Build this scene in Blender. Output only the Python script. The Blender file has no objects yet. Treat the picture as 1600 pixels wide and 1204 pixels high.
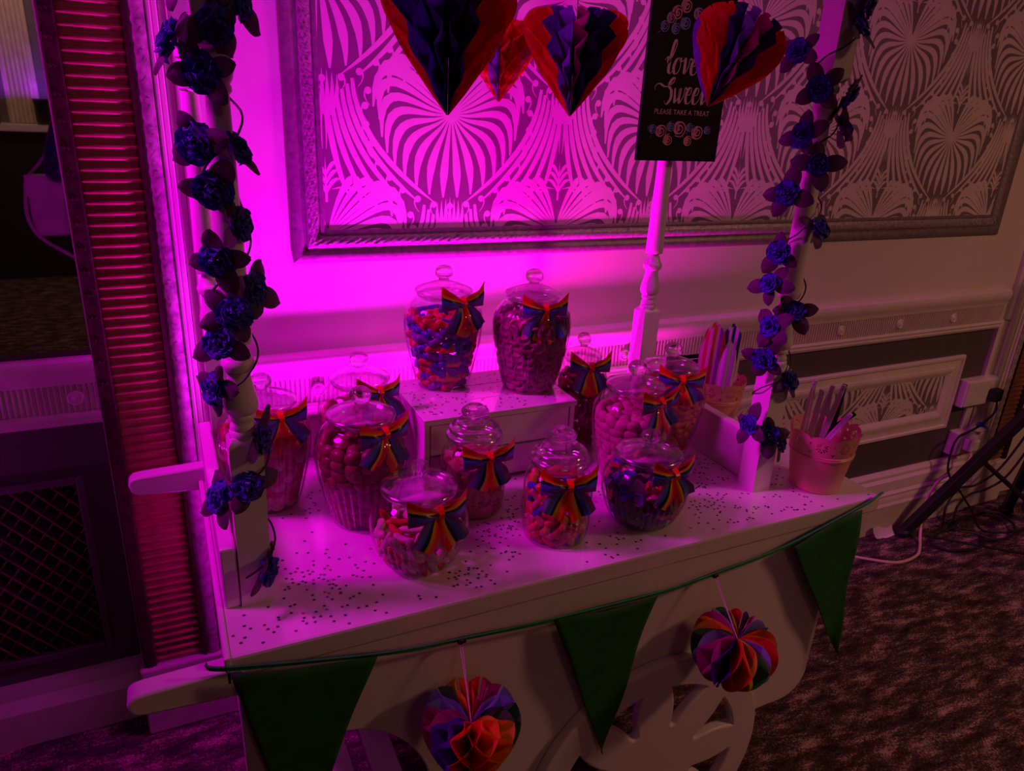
import bpy, math, random
from mathutils import Vector, Matrix
random.seed(7)
PI = math.pi
scene = bpy.context.scene
COL = scene.collection

# ------------------------------------------------------------------ camera
cam_data = bpy.data.cameras.new('camera')
cam = bpy.data.objects.new('camera', cam_data)
COL.objects.link(cam)
RGT = Vector((0.90416644, -0.42437195, 0.04890291))
UPV = Vector((0.1114815, 0.34492091, 0.9319879))
FWD = Vector((0.41237716, 0.83722041, -0.35917553))
M = Matrix.Identity(4)
for i in range(3):
    M[i][0], M[i][1], M[i][2] = RGT[i], UPV[i], -FWD[i]
M[0][3], M[1][3], M[2][3] = -0.0191, -0.9372, 1.638
cam.matrix_world = M
cam_data.sensor_width = 36.0
cam_data.sensor_fit = 'HORIZONTAL'
cam_data.lens = 1137.96 / 1600 * 36
cam_data.clip_start = 0.02
scene.camera = cam

# ------------------------------------------------------------------ view, world
scene.view_settings.view_transform = 'Standard'
scene.view_settings.look = 'None'
scene.view_settings.gamma = 1.0
scene.view_settings.use_curve_mapping = False
scene.view_settings.exposure = 0.0
scene.cycles.transparent_max_bounces = 32
scene.cycles.max_bounces = 10
scene.cycles.sample_clamp_indirect = 4.0
scene.cycles.caustics_reflective = False
scene.cycles.caustics_refractive = False
world = bpy.data.worlds.new('dim_room_world')
scene.world = world
world.use_nodes = True
world.node_tree.nodes['Background'].inputs[0].default_value = (0.03, 0.012, 0.02, 1)
world.node_tree.nodes['Background'].inputs[1].default_value = 0.3

# ------------------------------------------------------------------ lights
def add_light(name, kind, loc, power, color, target=None, **kw):
    d = bpy.data.lights.new(name, kind)
    d.energy = power
    d.color = color
    for k, v in kw.items():
        setattr(d, k, v)
    o = bpy.data.objects.new(name, d)
    COL.objects.link(o)
    o.location = loc
    if target is not None:
        o.rotation_euler = (Vector(target) - Vector(loc)).to_track_quat('-Z', 'Y').to_euler()
    return o

MAGENTA = (1.0, 0.0, 0.92)
# LED uplighters standing on the floor (their cans are built further down)
add_light('uplight_behind_cart_red', 'AREA', (0.76, 0.700, 0.40), 23, (1.0, 0.0, 0.66), (0.94, 0.745, 2.0), shape='DISK', size=0.06, spread=math.radians(96))
add_light('uplight_behind_cart_blue', 'AREA', (0.38, 0.672, 0.40), 19, (0.80, 0.0, 0.95), (0.28, 0.725, 2.0), shape='DISK', size=0.06, spread=math.radians(88))
add_light('added_fill_left', 'AREA', (-1.5, 0.55, 0.27), 7, MAGENTA, (-1.5, 0.45, 2.0), shape='DISK', size=0.12)  # unseen uplighter added as magenta fill from the left
add_light('uplight_far_wall', 'AREA', (-1.17, -4.80, 1.50), 1.2, (0.40, 0.0, 1.0), (-1.17, -4.95, 2.4), shape='DISK', size=0.12)
add_light('uplight_far_wall_second', 'AREA', (-0.80, -4.80, 1.50), 1.2, (0.30, 0.0, 1.0), (-0.80, -4.95, 2.4), shape='DISK', size=0.12)
add_light('led_par_high_left', 'SPOT', (-1.10, 0.62, 2.52), 240, (1.0, 0.0, 0.95), (0.62, 0.42, 1.05), spot_size=math.radians(50), spot_blend=1.0, shadow_soft_size=0.28)
# warm dimmed ceiling lamps of the function room
add_light('ceiling_lamp_warm', 'AREA', (3.1, -1.5, 2.66), 25, (1.0, 0.43, 0.26), (3.1, -1.5, 0), shape='DISK', size=0.5)
add_light('ceiling_lamp_warm_second', 'AREA', (0.3, -2.7, 2.66), 4, (1.0, 0.42, 0.24), (0.3, -2.7, 0), shape='DISK', size=0.5)

add_light('ceiling_lamp_far_side', 'AREA', (-0.9, -4.1, 2.66), 5, (1.0, 0.60, 0.34), (-0.95, -4.7, 0.8), shape='DISK', size=0.4)

# ------------------------------------------------------------------ material helpers
MATS = {}
def nt(m):
    m.use_nodes = True
    return m.node_tree

def mat(name, color, rough=0.5, metal=0.0, var=0.12, scale=14.0, bump=0.0, spec=0.5, coat=0.0, trans=0.0, sheen=0.0):
    if name in MATS:
        return MATS[name]
    m = bpy.data.materials.new(name)
    t = nt(m)
    b = t.nodes['Principled BSDF']
    b.inputs['Roughness'].default_value = rough
    b.inputs['Metallic'].default_value = metal
    b.inputs['Specular IOR Level'].default_value = spec
    b.inputs['Coat Weight'].default_value = coat
    b.inputs['Sheen Weight'].default_value = sheen
    tc = t.nodes.new('ShaderNodeTexCoord')
    n = t.nodes.new('ShaderNodeTexNoise')
    n.inputs['Scale'].default_value = scale
    n.inputs['Detail'].default_value = 3
    t.links.new(tc.outputs['Object'], n.inputs['Vector'])
    r = t.nodes.new('ShaderNodeValToRGB')
    lo = tuple(c * (1 - var) for c in color) + (1,)
    hi = tuple(min(1, c * (1 + var)) for c in color) + (1,)
    r.color_ramp.elements[0].position, r.color_ramp.elements[1].position = 0.3, 0.7
    r.color_ramp.elements[0].color, r.color_ramp.elements[1].color = lo, hi
    t.links.new(n.outputs['Fac'], r.inputs['Fac'])
    t.links.new(r.outputs['Color'], b.inputs['Base Color'])
    if bump:
        bp = t.nodes.new('ShaderNodeBump')
        bp.inputs['Strength'].default_value = bump
        bp.inputs['Distance'].default_value = 0.004
        t.links.new(n.outputs['Fac'], bp.inputs['Height'])
        t.links.new(bp.outputs['Normal'], b.inputs['Normal'])
    if trans:
        out = t.nodes['Material Output']
        tr = t.nodes.new('ShaderNodeBsdfTranslucent')
        t.links.new(r.outputs['Color'], tr.inputs['Color'])
        mx = t.nodes.new('ShaderNodeMixShader')
        mx.inputs[0].default_value = trans
        t.links.new(b.outputs[0], mx.inputs[1])
        t.links.new(tr.outputs[0], mx.inputs[2])
        t.links.new(mx.outputs[0], out.inputs[0])
    MATS[name] = m
    return m

def glass_thin(name, tint=(0.97, 0.97, 0.97), gloss=0.85, extra=0.06, rough=0.08):
    m = bpy.data.materials.new(name)
    t = nt(m)
    t.nodes.remove(t.nodes['Principled BSDF'])
    out = t.nodes['Material Output']
    tr = t.nodes.new('ShaderNodeBsdfTransparent')
    tr.inputs[0].default_value = tint + (1,)
    gl = t.nodes.new('ShaderNodeBsdfGlossy')
    gl.inputs['Roughness'].default_value = rough
    fr = t.nodes.new('ShaderNodeLayerWeight')
    fr.inputs['Blend'].default_value = 0.5
    pw = t.nodes.new('ShaderNodeMath')
    pw.operation = 'POWER'
    pw.inputs[1].default_value = 3.2
    t.links.new(fr.outputs['Facing'], pw.inputs[0])
    ad = t.nodes.new('ShaderNodeMath')
    ad.operation = 'MULTIPLY_ADD'
    ad.inputs[1].default_value = gloss
    ad.inputs[2].default_value = extra
    t.links.new(pw.outputs[0], ad.inputs[0])
    mx = t.nodes.new('ShaderNodeMixShader')
    t.links.new(ad.outputs[0], mx.inputs[0])
    t.links.new(tr.outputs[0], mx.inputs[1])
    t.links.new(gl.outputs[0], mx.inputs[2])
    t.links.new(mx.outputs[0], out.inputs[0])
    return m

def glass_solid(name):
    m = bpy.data.materials.new(name)
    t = nt(m)
    b = t.nodes['Principled BSDF']
    b.inputs['Base Color'].default_value = (0.97, 0.97, 0.97, 1)
    b.inputs['Transmission Weight'].default_value = 1.0
    b.inputs['Roughness'].default_value = 0.0
    b.inputs['IOR'].default_value = 1.45
    out = t.nodes['Material Output']
    tr = t.nodes.new('ShaderNodeBsdfTransparent')
    mx = t.nodes.new('ShaderNodeMixShader')
    mx.inputs[0].default_value = 0.25
    t.links.new(b.outputs[0], mx.inputs[1])
    t.links.new(tr.outputs[0], mx.inputs[2])
    t.links.new(mx.outputs[0], out.inputs[0])
    return m

WHITE = mat('cart_white_paint', (0.74, 0.70, 0.65), 0.33, var=0.03, scale=6)
TOPWHITE = mat('cart_top_gloss_white', (0.76, 0.71, 0.67), 0.2, var=0.03, scale=5, coat=1.0)
WALLP = mat('wall_cream_paint', (0.72, 0.66, 0.62), 0.55, var=0.03, scale=3)
TRIMW = mat('trim_cream_paint', (0.74, 0.68, 0.63), 0.4, var=0.05, scale=20)
GREYP = mat('dado_grey_paint', (0.105, 0.085, 0.095), 0.5, var=0.06, scale=8)
SILVER = mat('frame_pewter', (0.22, 0.19, 0.20), 0.42, metal=0.25, var=0.2, scale=60, bump=0.2)
SILVERL = mat('frame_pewter_relief', (0.36, 0.32, 0.33), 0.42, metal=0.25, var=0.3, scale=90, bump=0.3)
PAPERBG = mat('wallpaper_ground', (0.185, 0.145, 0.16), 0.6, var=0.05)
PAPERFG = mat('wallpaper_print_pearl', (0.70, 0.61, 0.59), 0.5, var=0.05)
GOLD = mat('pilaster_gilt_wood', (0.28, 0.12, 0.06), 0.42, metal=0.15, var=0.25, scale=30)
GOLDD = mat('pilaster_dark_wood', (0.035, 0.012, 0.01), 0.7, spec=0.15, var=0.4, scale=50, bump=0.3)
BAND = mat('pilaster_mottled_band', (0.33, 0.28, 0.28), 0.5, var=0.45, scale=45, bump=0.5)
BLACK = mat('black_matt_metal', (0.012, 0.012, 0.014), 0.5, var=0.2)
BLACKP = mat('black_cable_rubber', (0.01, 0.01, 0.012), 0.55, var=0.2)
WPLASTIC = mat('white_plastic', (0.72, 0.68, 0.64), 0.4, var=0.03)
GREEN = mat('green_bunting_cloth', (0.012, 0.15, 0.025), 0.75, var=0.25, scale=25, bump=0.3, trans=0.15)
GREENT = mat('green_bunting_tape', (0.02, 0.32, 0.06), 0.6, var=0.2, scale=60)
THREAD = mat('pale_pink_thread', (0.7, 0.55, 0.5), 0.7)
ROSE = mat('blue_rose_fabric', (0.03, 0.03, 0.38), 0.7, var=0.45, scale=70, sheen=0.3, trans=0.15)
LEAF = mat('dark_leaf_fabric', (0.085, 0.05, 0.075), 0.65, var=0.4, scale=50, trans=0.35)
STEM = mat('dark_green_stem', (0.015, 0.03, 0.015), 0.6)
GLASS = glass_thin('jar_glass')
GLASSL = glass_thin('lid_glass', (0.98, 0.98, 0.98), 0.9, 0.30, 0.14)
GLASSK = glass_solid('knob_glass')
CUPG = glass_thin('clear_plastic', (0.95, 0.95, 0.95), 0.5, 0.06)
PINKB = mat('pink_enamel_bucket', (0.74, 0.36, 0.25), 0.38, var=0.05, scale=8)
SIGNB = mat('sign_black_card', (0.012, 0.008, 0.016), 0.6, var=0.2, spec=0.15)
SIGNT = mat('sign_pink_print', (0.88, 0.50, 0.82), 0.6, var=0.1)  # pink-lilac colour for the lettering and the card border

def ramp_mat(name, cols, rough, metal=0.0, trans=0.0, pos=None):
    m = bpy.data.materials.new(name)
    t = nt(m)
    b = t.nodes['Principled BSDF']
    b.inputs['Roughness'].default_value = rough
    b.inputs['Metallic'].default_value = metal
    uv = t.nodes.new('ShaderNodeUVMap')
    sp = t.nodes.new('ShaderNodeSeparateXYZ')
    r = t.nodes.new('ShaderNodeValToRGB')
    r.color_ramp.interpolation = 'CONSTANT'
    e = r.color_ramp.elements
    while len(e) > 1:
        e.remove(e[-1])
    e[0].position = 0
    e[0].color = cols[0] + (1,)
    for i, c in enumerate(cols[1:], 1):
        k = e.new(pos[i] if pos else i / len(cols))
        k.color = c + (1,)
    t.links.new(uv.outputs[0], sp.inputs[0])
    t.links.new(sp.outputs[0], r.inputs[0])
    t.links.new(r.outputs[0], b.inputs['Base Color'])
    if trans:
        out = t.nodes['Material Output']
        tr = t.nodes.new('ShaderNodeBsdfTranslucent')
        t.links.new(r.outputs['Color'], tr.inputs['Color'])
        mx = t.nodes.new('ShaderNodeMixShader')
        mx.inputs[0].default_value = trans
        t.links.new(b.outputs[0], mx.inputs[1])
        t.links.new(tr.outputs[0], mx.inputs[2])
        t.links.new(mx.outputs[0], out.inputs[0])
    return m

RIBBON = ramp_mat('rainbow_satin_ribbon', [(0.16, 0.02, 0.26), (0.08, 0.12, 0.48), (0.012, 0.045, 0.04), (0.80, 0.44, 0.01), (0.82, 0.17, 0.01), (0.80, 0.02, 0.01)], 0.32,
                  trans=0.12, pos=[0, 0.20, 0.46, 0.58, 0.68, 0.76])

# ------------------------------------------------------------------ mesh helpers
class MB:
    def __init__(self):
        self.v, self.f, self.uv = [], [], {}

    def add(self, verts, faces):
        n = len(self.v)
        self.v += [tuple(p) for p in verts]
        self.f += [tuple(i + n for i in f) for f in faces]
        return self

    def box(self, x0, x1, y0, y1, z0, z1):
        v = [(x, y, z) for x in (x0, x1) for y in (y0, y1) for z in (z0, z1)]
        return self.add(v, [(0, 1, 3, 2), (4, 6, 7, 5), (0, 4, 5, 1), (2, 3, 7, 6), (0, 2, 6, 4), (1, 5, 7, 3)])

    def obox(self, mtx, sx, sy, sz):
        n = len(self.v)
        self.box(-sx / 2, sx / 2, -sy / 2, sy / 2, -sz / 2, sz / 2)
        for i in range(n, len(self.v)):
            self.v[i] = tuple(mtx @ Vector(self.v[i]))
        return self

    def lathe(self, prof, n=32, c=(0, 0, 0), flute=None, cap=True):
        rows = len(prof)
        vs, fs = [], []
        for (r, z) in prof:
            for k in range(n):
                a = 2 * PI * k / n
                rr = r
                if flute:
                    rr = r + flute(a, z)
                vs.append((c[0] + rr * math.cos(a), c[1] + rr * math.sin(a), c[2] + z))
        for i in range(rows - 1):
            for k in range(n):
                k2 = (k + 1) % n
                fs.append((i * n + k, i * n + k2, (i + 1) * n + k2, (i + 1) * n + k))
        if cap:
            if prof[0][0] > 1e-5:
                fs.append(tuple(range(n - 1, -1, -1)))
            if prof[-1][0] > 1e-5:
                fs.append(tuple(range((rows - 1) * n, rows * n)))
        return self.add(vs, fs)

    def tube(self, pts, r, n=8, rr=None, cap=True):
        pts = [Vector(p) for p in pts]
        vs, fs = [], []
        prev = None
        for i, p in enumerate(pts):
            d = (pts[min(i + 1, len(pts) - 1)] - pts[max(i - 1, 0)])
            if d.length < 1e-9:
                d = Vector((0, 0, 1))
            d.normalize()
            if prev is None:
                up = Vector((0, 0, 1)) if abs(d.z) < 0.9 else Vector((1, 0, 0))
                a = d.cross(up).normalized()
            else:
                a = (prev - d * prev.dot(d))
                if a.length < 1e-6:
                    a = d.orthogonal()
                a.normalize()
            prev = a
            b = d.cross(a)
            R0 = r if rr is None else rr[i]
            for k in range(n):
                t = 2 * PI * k / n
                vs.append(p + (a * math.cos(t) + b * math.sin(t)) * R0)
        for i in range(len(pts) - 1):
            for k in range(n):
                k2 = (k + 1) % n
                fs.append((i * n + k, i * n + k2, (i + 1) * n + k2, (i + 1) * n + k))
        if cap:
            fs.append(tuple(range(n - 1, -1, -1)))
            fs.append(tuple(range((len(pts) - 1) * n, len(pts) * n)))
        return self.add(vs, fs)

    def ball(self, c, rx, ry, rz, n=12, m=8):
        prof = [(math.sin(PI * i / m), -math.cos(PI * i / m)) for i in range(m + 1)]
        k0 = len(self.v)
        self.lathe([(max(r, 1e-4), z) for r, z in prof], n, cap=False)
        for i in range(k0, len(self.v)):
            x, y, z = self.v[i]
            self.v[i] = (c[0] + x * rx, c[1] + y * ry, c[2] + z * rz)
        return self

    def grid(self, fn, nu, nv, uvfn=None):
        n = len(self.v)
        nf = len(self.f)
        vs = [fn(i / nu, j / nv) for i in range(nu + 1) for j in range(nv + 1)]
        fs = [(i * (nv + 1) + j, (i + 1) * (nv + 1) + j, (i + 1) * (nv + 1) + j + 1, i * (nv + 1) + j + 1) for i in range(nu) for j in range(nv)]
        self.add(vs, fs)
        if uvfn:
            for i in range(nu + 1):
                for j in range(nv + 1):
                    self.uv[n + i * (nv + 1) + j] = uvfn(i / nu, j / nv)
        return self

    def mesh(self, name, m, smooth=True, angle=40):
        me = bpy.data.meshes.new(name)
        me.from_pydata(self.v, [], self.f)
        if self.uv:
            l = me.uv_layers.new(name='UVMap')
            for p in me.polygons:
                for li in p.loop_indices:
                    l.data[li].uv = self.uv.get(me.loops[li].vertex_index, (0, 0))
        me.materials.append(m)
        if smooth:
            for p in me.polygons:
                p.use_smooth = True
            me.set_sharp_from_angle(angle=math.radians(angle))
        me.update()
        return me

    def build(self, name, m, parent=None, smooth=True, angle=40, bevel=0, loc=None):
        return link(name, self.mesh(name, m, smooth, angle), parent, bevel, loc)

def link(name, me, parent=None, bevel=0, loc=None, mtx=None):
    o = bpy.data.objects.new(name, me)
    COL.objects.link(o)
    if parent:
        o.parent = parent
    if mtx is not None:
        o.matrix_local = mtx
    elif loc is not None:
        o.location = loc
    if bevel:
        b = o.modifiers.new('bevel', 'BEVEL')
        b.width = bevel
        b.segments = 2
        b.limit_method = 'ANGLE'
    return o

def empty(name, loc=(0, 0, 0)):
    o = bpy.data.objects.new(name, None)
    COL.objects.link(o)
    o.location = loc
    o.empty_display_size = 0.05
    return o

def tag(o, label=None, cat=None, group=None, kind=None):
    if label:
        o['label'] = label
    if cat:
        o['category'] = cat
    if group:
        o['group'] = group
    if kind:
        o['kind'] = kind
    return o

def struct(o, label):
    return tag(o, label, None, None, 'structure')

def bez(p0, p1, p2, p3, n):
    out = []
    for i in range(n + 1):
        t = i / n
        a, b, c, d = (1 - t) ** 3, 3 * t * (1 - t) ** 2, 3 * t * t * (1 - t), t ** 3
        out.append(tuple(a * p0[k] + b * p1[k] + c * p2[k] + d * p3[k] for k in range(len(p0))))
    return out

def catmull(pts, n=8):
    P = [Vector(p) for p in pts]
    out = []
    for i in range(len(P) - 1):
        p0, p1, p2, p3 = P[max(i - 1, 0)], P[i], P[i + 1], P[min(i + 2, len(P) - 1)]
        for k in range(n):
            t = k / n
            out.append(0.5 * ((2 * p1) + (p2 - p0) * t + (2 * p0 - 5 * p1 + 4 * p2 - p3) * t * t + (3 * p1 - p0 - 3 * p2 + p3) * t ** 3))
    out.append(P[-1])
    return out

def filled_shape(name, loops, thick, m, parent=None, bevel=0.0, mtx=None):
    """2D outline with holes, extruded; drawn in XZ, thickness along Y."""
    cu = bpy.data.curves.new(name, 'CURVE')
    cu.dimensions = '2D'
    cu.fill_mode = 'BOTH'
    cu.extrude = thick / 2 - bevel
    cu.bevel_depth = bevel
    cu.bevel_resolution = 2
    for lp in loops:
        s = cu.splines.new('POLY')
        s.points.add(len(lp) - 1)
        for i, (x, z) in enumerate(lp):
            s.points[i].co = (x, z, 0, 1)
        s.use_cyclic_u = True
    tmp = bpy.data.objects.new(name + '_tmp', cu)
    COL.objects.link(tmp)
    dg = bpy.context.evaluated_depsgraph_get()
    me = bpy.data.meshes.new_from_object(tmp.evaluated_get(dg))
    bpy.data.objects.remove(tmp)
    bpy.data.curves.remove(cu)
    me.transform(Matrix.Rotation(PI / 2, 4, 'X'))
    me.materials.clear()
    me.materials.append(m)
    for p in me.polygons:
        p.use_smooth = True
    me.set_sharp_from_angle(angle=math.radians(35))
    return link(name, me, parent, mtx=mtx)

# ================================================================== SETTING
WY = 0.845          # main wall plane
MY = 0.93           # mirror recess wall plane
CEIL = 2.75
T = 0.856           # cart top height

def carpet_mat():
    m = bpy.data.materials.new('mottled_carpet')
    t = nt(m)
    b = t.nodes['Principled BSDF']
    b.inputs['Roughness'].default_value = 0.95
    b.inputs['Specular IOR Level'].default_value = 0.1
    tc = t.nodes.new('ShaderNodeTexCoord')
    mp = t.nodes.new('ShaderNodeMapping')
    mp.inputs['Scale'].default_value = (9, 26, 1)
    mp.inputs['Rotation'].default_value = (0, 0, 0.35)
    n1 = t.nodes.new('ShaderNodeTexNoise')
    n1.inputs['Scale'].default_value = 1.0
    n1.inputs['Detail'].default_value = 6
    n1.inputs['Roughness'].default_value = 0.7
    n2 = t.nodes.new('ShaderNodeTexNoise')
    n2.inputs['Scale'].default_value = 170
    n2.inputs['Detail'].default_value = 2
    t.links.new(tc.outputs['Object'], mp.inputs[0])
    t.links.new(mp.outputs[0], n1.inputs['Vector'])
    t.links.new(tc.outputs['Object'], n2.inputs['Vector'])
    mul = t.nodes.new('ShaderNodeMath')
    mul.operation = 'MULTIPLY_ADD'
    mul.inputs[1].default_value = 0.55
    t.links.new(n2.outputs['Fac'], mul.inputs[0])
    t.links.new(n1.outputs['Fac'], mul.inputs[2])
    r = t.nodes.new('ShaderNodeValToRGB')
    e = r.color_ramp.elements
    e[0].position, e[0].color = 0.62, (0.022, 0.013, 0.02, 1)
    e[1].position, e[1].color = 0.98, (0.52, 0.36, 0.32, 1)
    k = e.new(0.80)
    k.color = (0.09, 0.055, 0.062, 1)
    t.links.new(mul.outputs[0], r.inputs[0])
    t.links.new(r.outputs[0], b.inputs['Base Color'])
    bp = t.nodes.new('ShaderNodeBump')
    bp.inputs['Strength'].default_value = 0.6
    bp.inputs['Distance'].default_value = 0.004
    t.links.new(n2.outputs['Fac'], bp.inputs['Height'])
    t.links.new(bp.outputs[0], b.inputs['Normal'])
    return m

CARPET = carpet_mat()
XL, XR, YB = -3.2, 5.0, -5.0
struct(MB().box(XL, XR, YB, 1.1, -0.05, 0).build('floor', CARPET, smooth=False), 'dark mottled patterned carpet floor')
struct(MB().box(XL, XR, YB, 1.1, CEIL, CEIL + 0.05).build('ceiling', mat('ceiling_dim', (0.4, 0.38, 0.37), 0.7), smooth=False), 'plain pale ceiling above the frame')
struct(MB().box(-0.19, XR, WY, WY + 0.2, 0, CEIL).build('wall_back', WALLP, smooth=False), 'cream wall with panel mouldings behind the cart')
struct(MB().box(XL, -0.19, MY, MY + 0.12, 0, CEIL).build('wall_mirror_recess', GREYP, smooth=False), 'dark grey recessed wall carrying the mirror')
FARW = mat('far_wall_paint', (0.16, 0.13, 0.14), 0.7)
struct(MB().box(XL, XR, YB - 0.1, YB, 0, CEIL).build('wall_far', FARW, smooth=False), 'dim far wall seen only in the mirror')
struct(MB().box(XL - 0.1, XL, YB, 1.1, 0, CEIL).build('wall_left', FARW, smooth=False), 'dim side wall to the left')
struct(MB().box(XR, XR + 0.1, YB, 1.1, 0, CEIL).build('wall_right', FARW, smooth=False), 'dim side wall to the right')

# --- big wallpaper panel and its pewter moulding -------------------
FX0, FX1, FZ0, FZ1, FW = 0.26, 2.925, 1.26, 2.5, 0.076

def rect_moulding(parent, x0, x1, z0, z1, prof, ybase, m, sides='BLTR', relief=None, step=0.5, name='moulding'):
    """prof: list of (inward, out); relief(s, k) -> extra out for profile point k."""
    for side in sides:
        L = (x1 - x0) if side in 'BT' else (z1 - z0)
        nseg = max(1, int(L / step))
        mb = MB()
        vs = []
        for i in range(nseg + 1):
            for k, (d, h) in enumerate(prof):
                a = d + (L - 2 * d) * i / nseg
                hh = h + (relief(a, k) if relief else 0)
                if side == 'B':
                    p = (x0 + a, ybase - hh, z0 + d)
                elif side == 'T':
                    p = (x0 + a, ybase - hh, z1 - d)
                elif side == 'L':
                    p = (x0 + d, ybase - hh, z0 + a)
                else:
                    p = (x1 - d, ybase - hh, z0 + a)
                vs.append(p)
        K = len(prof)
        fs = []
        for i in range(nseg):
            for k in range(K - 1):
                q = (i * K + k, (i + 1) * K + k, (i + 1) * K + k + 1, i * K + k + 1)
                fs.append(q if side in 'BR' else q[::-1])
        mb.add(vs, fs)
        mb.build(name, m, parent, angle=50)

trim1 = empty('trim_1', (0, 0, 0))
struct(trim1, 'large pewter-grey moulded frame around the patterned wallpaper panel')
rect_moulding(trim1, FX0, FX1, FZ0, FZ1, [(0, 0), (0.0, 0.007), (0.004, 0.009), (0.02, 0.009), (0.024, 0.006), (0.030, 0.0045), (0.034, 0.006)], WY, SILVER, name='outer_moulding')
def relief(a, k):
    if k in (0, 8):
        return 0
    s = math.sin(a * 2 * PI / 0.024 + (k % 2) * PI)
    return 0.0018 * s * (1 if 1 < k < 7 else 0.4)
rect_moulding(trim1, FX0, FX1, FZ0, FZ1, [(0.034, 0.006), (0.036, 0.0085), (0.040, 0.0105), (0.045, 0.0115), (0.050, 0.0115), (0.055, 0.0105), (0.059, 0.009), (0.062, 0.007), (0.064, 0.006)], WY, SILVERL, relief=relief, step=0.006, name='carved_band')
rect_moulding(trim1, FX0, FX1, FZ0, FZ1, [(0.064, 0.006), (0.066, 0.009), (0.074, 0.009), (0.076, 0.008), (0.078, 0.0)], WY, SILVER, name='inner_moulding')

# wallpaper print ------------------------------------------------------
PW, PH = 0.62, 0.283
class Flat(MB):
    def __init__(self, x0, x1, z0, z1, y):
        super().__init__()
        self.b = (x0, x1, z0, z1)
        self.y = y
        self.lay = 0.0
        self.cnt = 0

    def poly(self, pts):
        x0, x1, z0, z1 = self.b
        if all(p[0] < x0 for p in pts) or all(p[0] > x1 for p in pts) or all(p[1] < z0 for p in pts) or all(p[1] > z1 for p in pts):
            return
        q = [(min(max(p[0], x0), x1), self.y - self.lay, min(max(p[1], z0), z1)) for p in pts]
        self.add(q, [tuple(range(len(q)))])

    def nextlay(self):
        self.cnt += 1
        self.lay = (self.cnt * 37 % 101) * 0.000001

    def strip(self, path, w):
        self.nextlay()
        L, R_ = [], []
        n = len(path)
        for i, p in enumerate(path):
            a, b = path[max(i - 1, 0)], path[min(i + 1, n - 1)]
            dx, dz = b[0] - a[0], b[1] - a[1]
            l = math.hypot(dx, dz) or 1e-6
            ww = w(i / (n - 1)) / 2
            L.append((p[0] - dz / l * ww, p[1] + dx / l * ww))
            R_.append((p[0] + dz / l * ww, p[1] - dx / l * ww))
        for i in range(n - 1):
            self.poly([R_[i], R_[i + 1], L[i + 1], L[i]])

    def disc(self, c, r, n=10):
        self.nextlay()
        self.poly([(c[0] + r * math.cos(2 * PI * k / n), c[1] + r * math.sin(2 * PI * k / n)) for k in range(n)])

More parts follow.
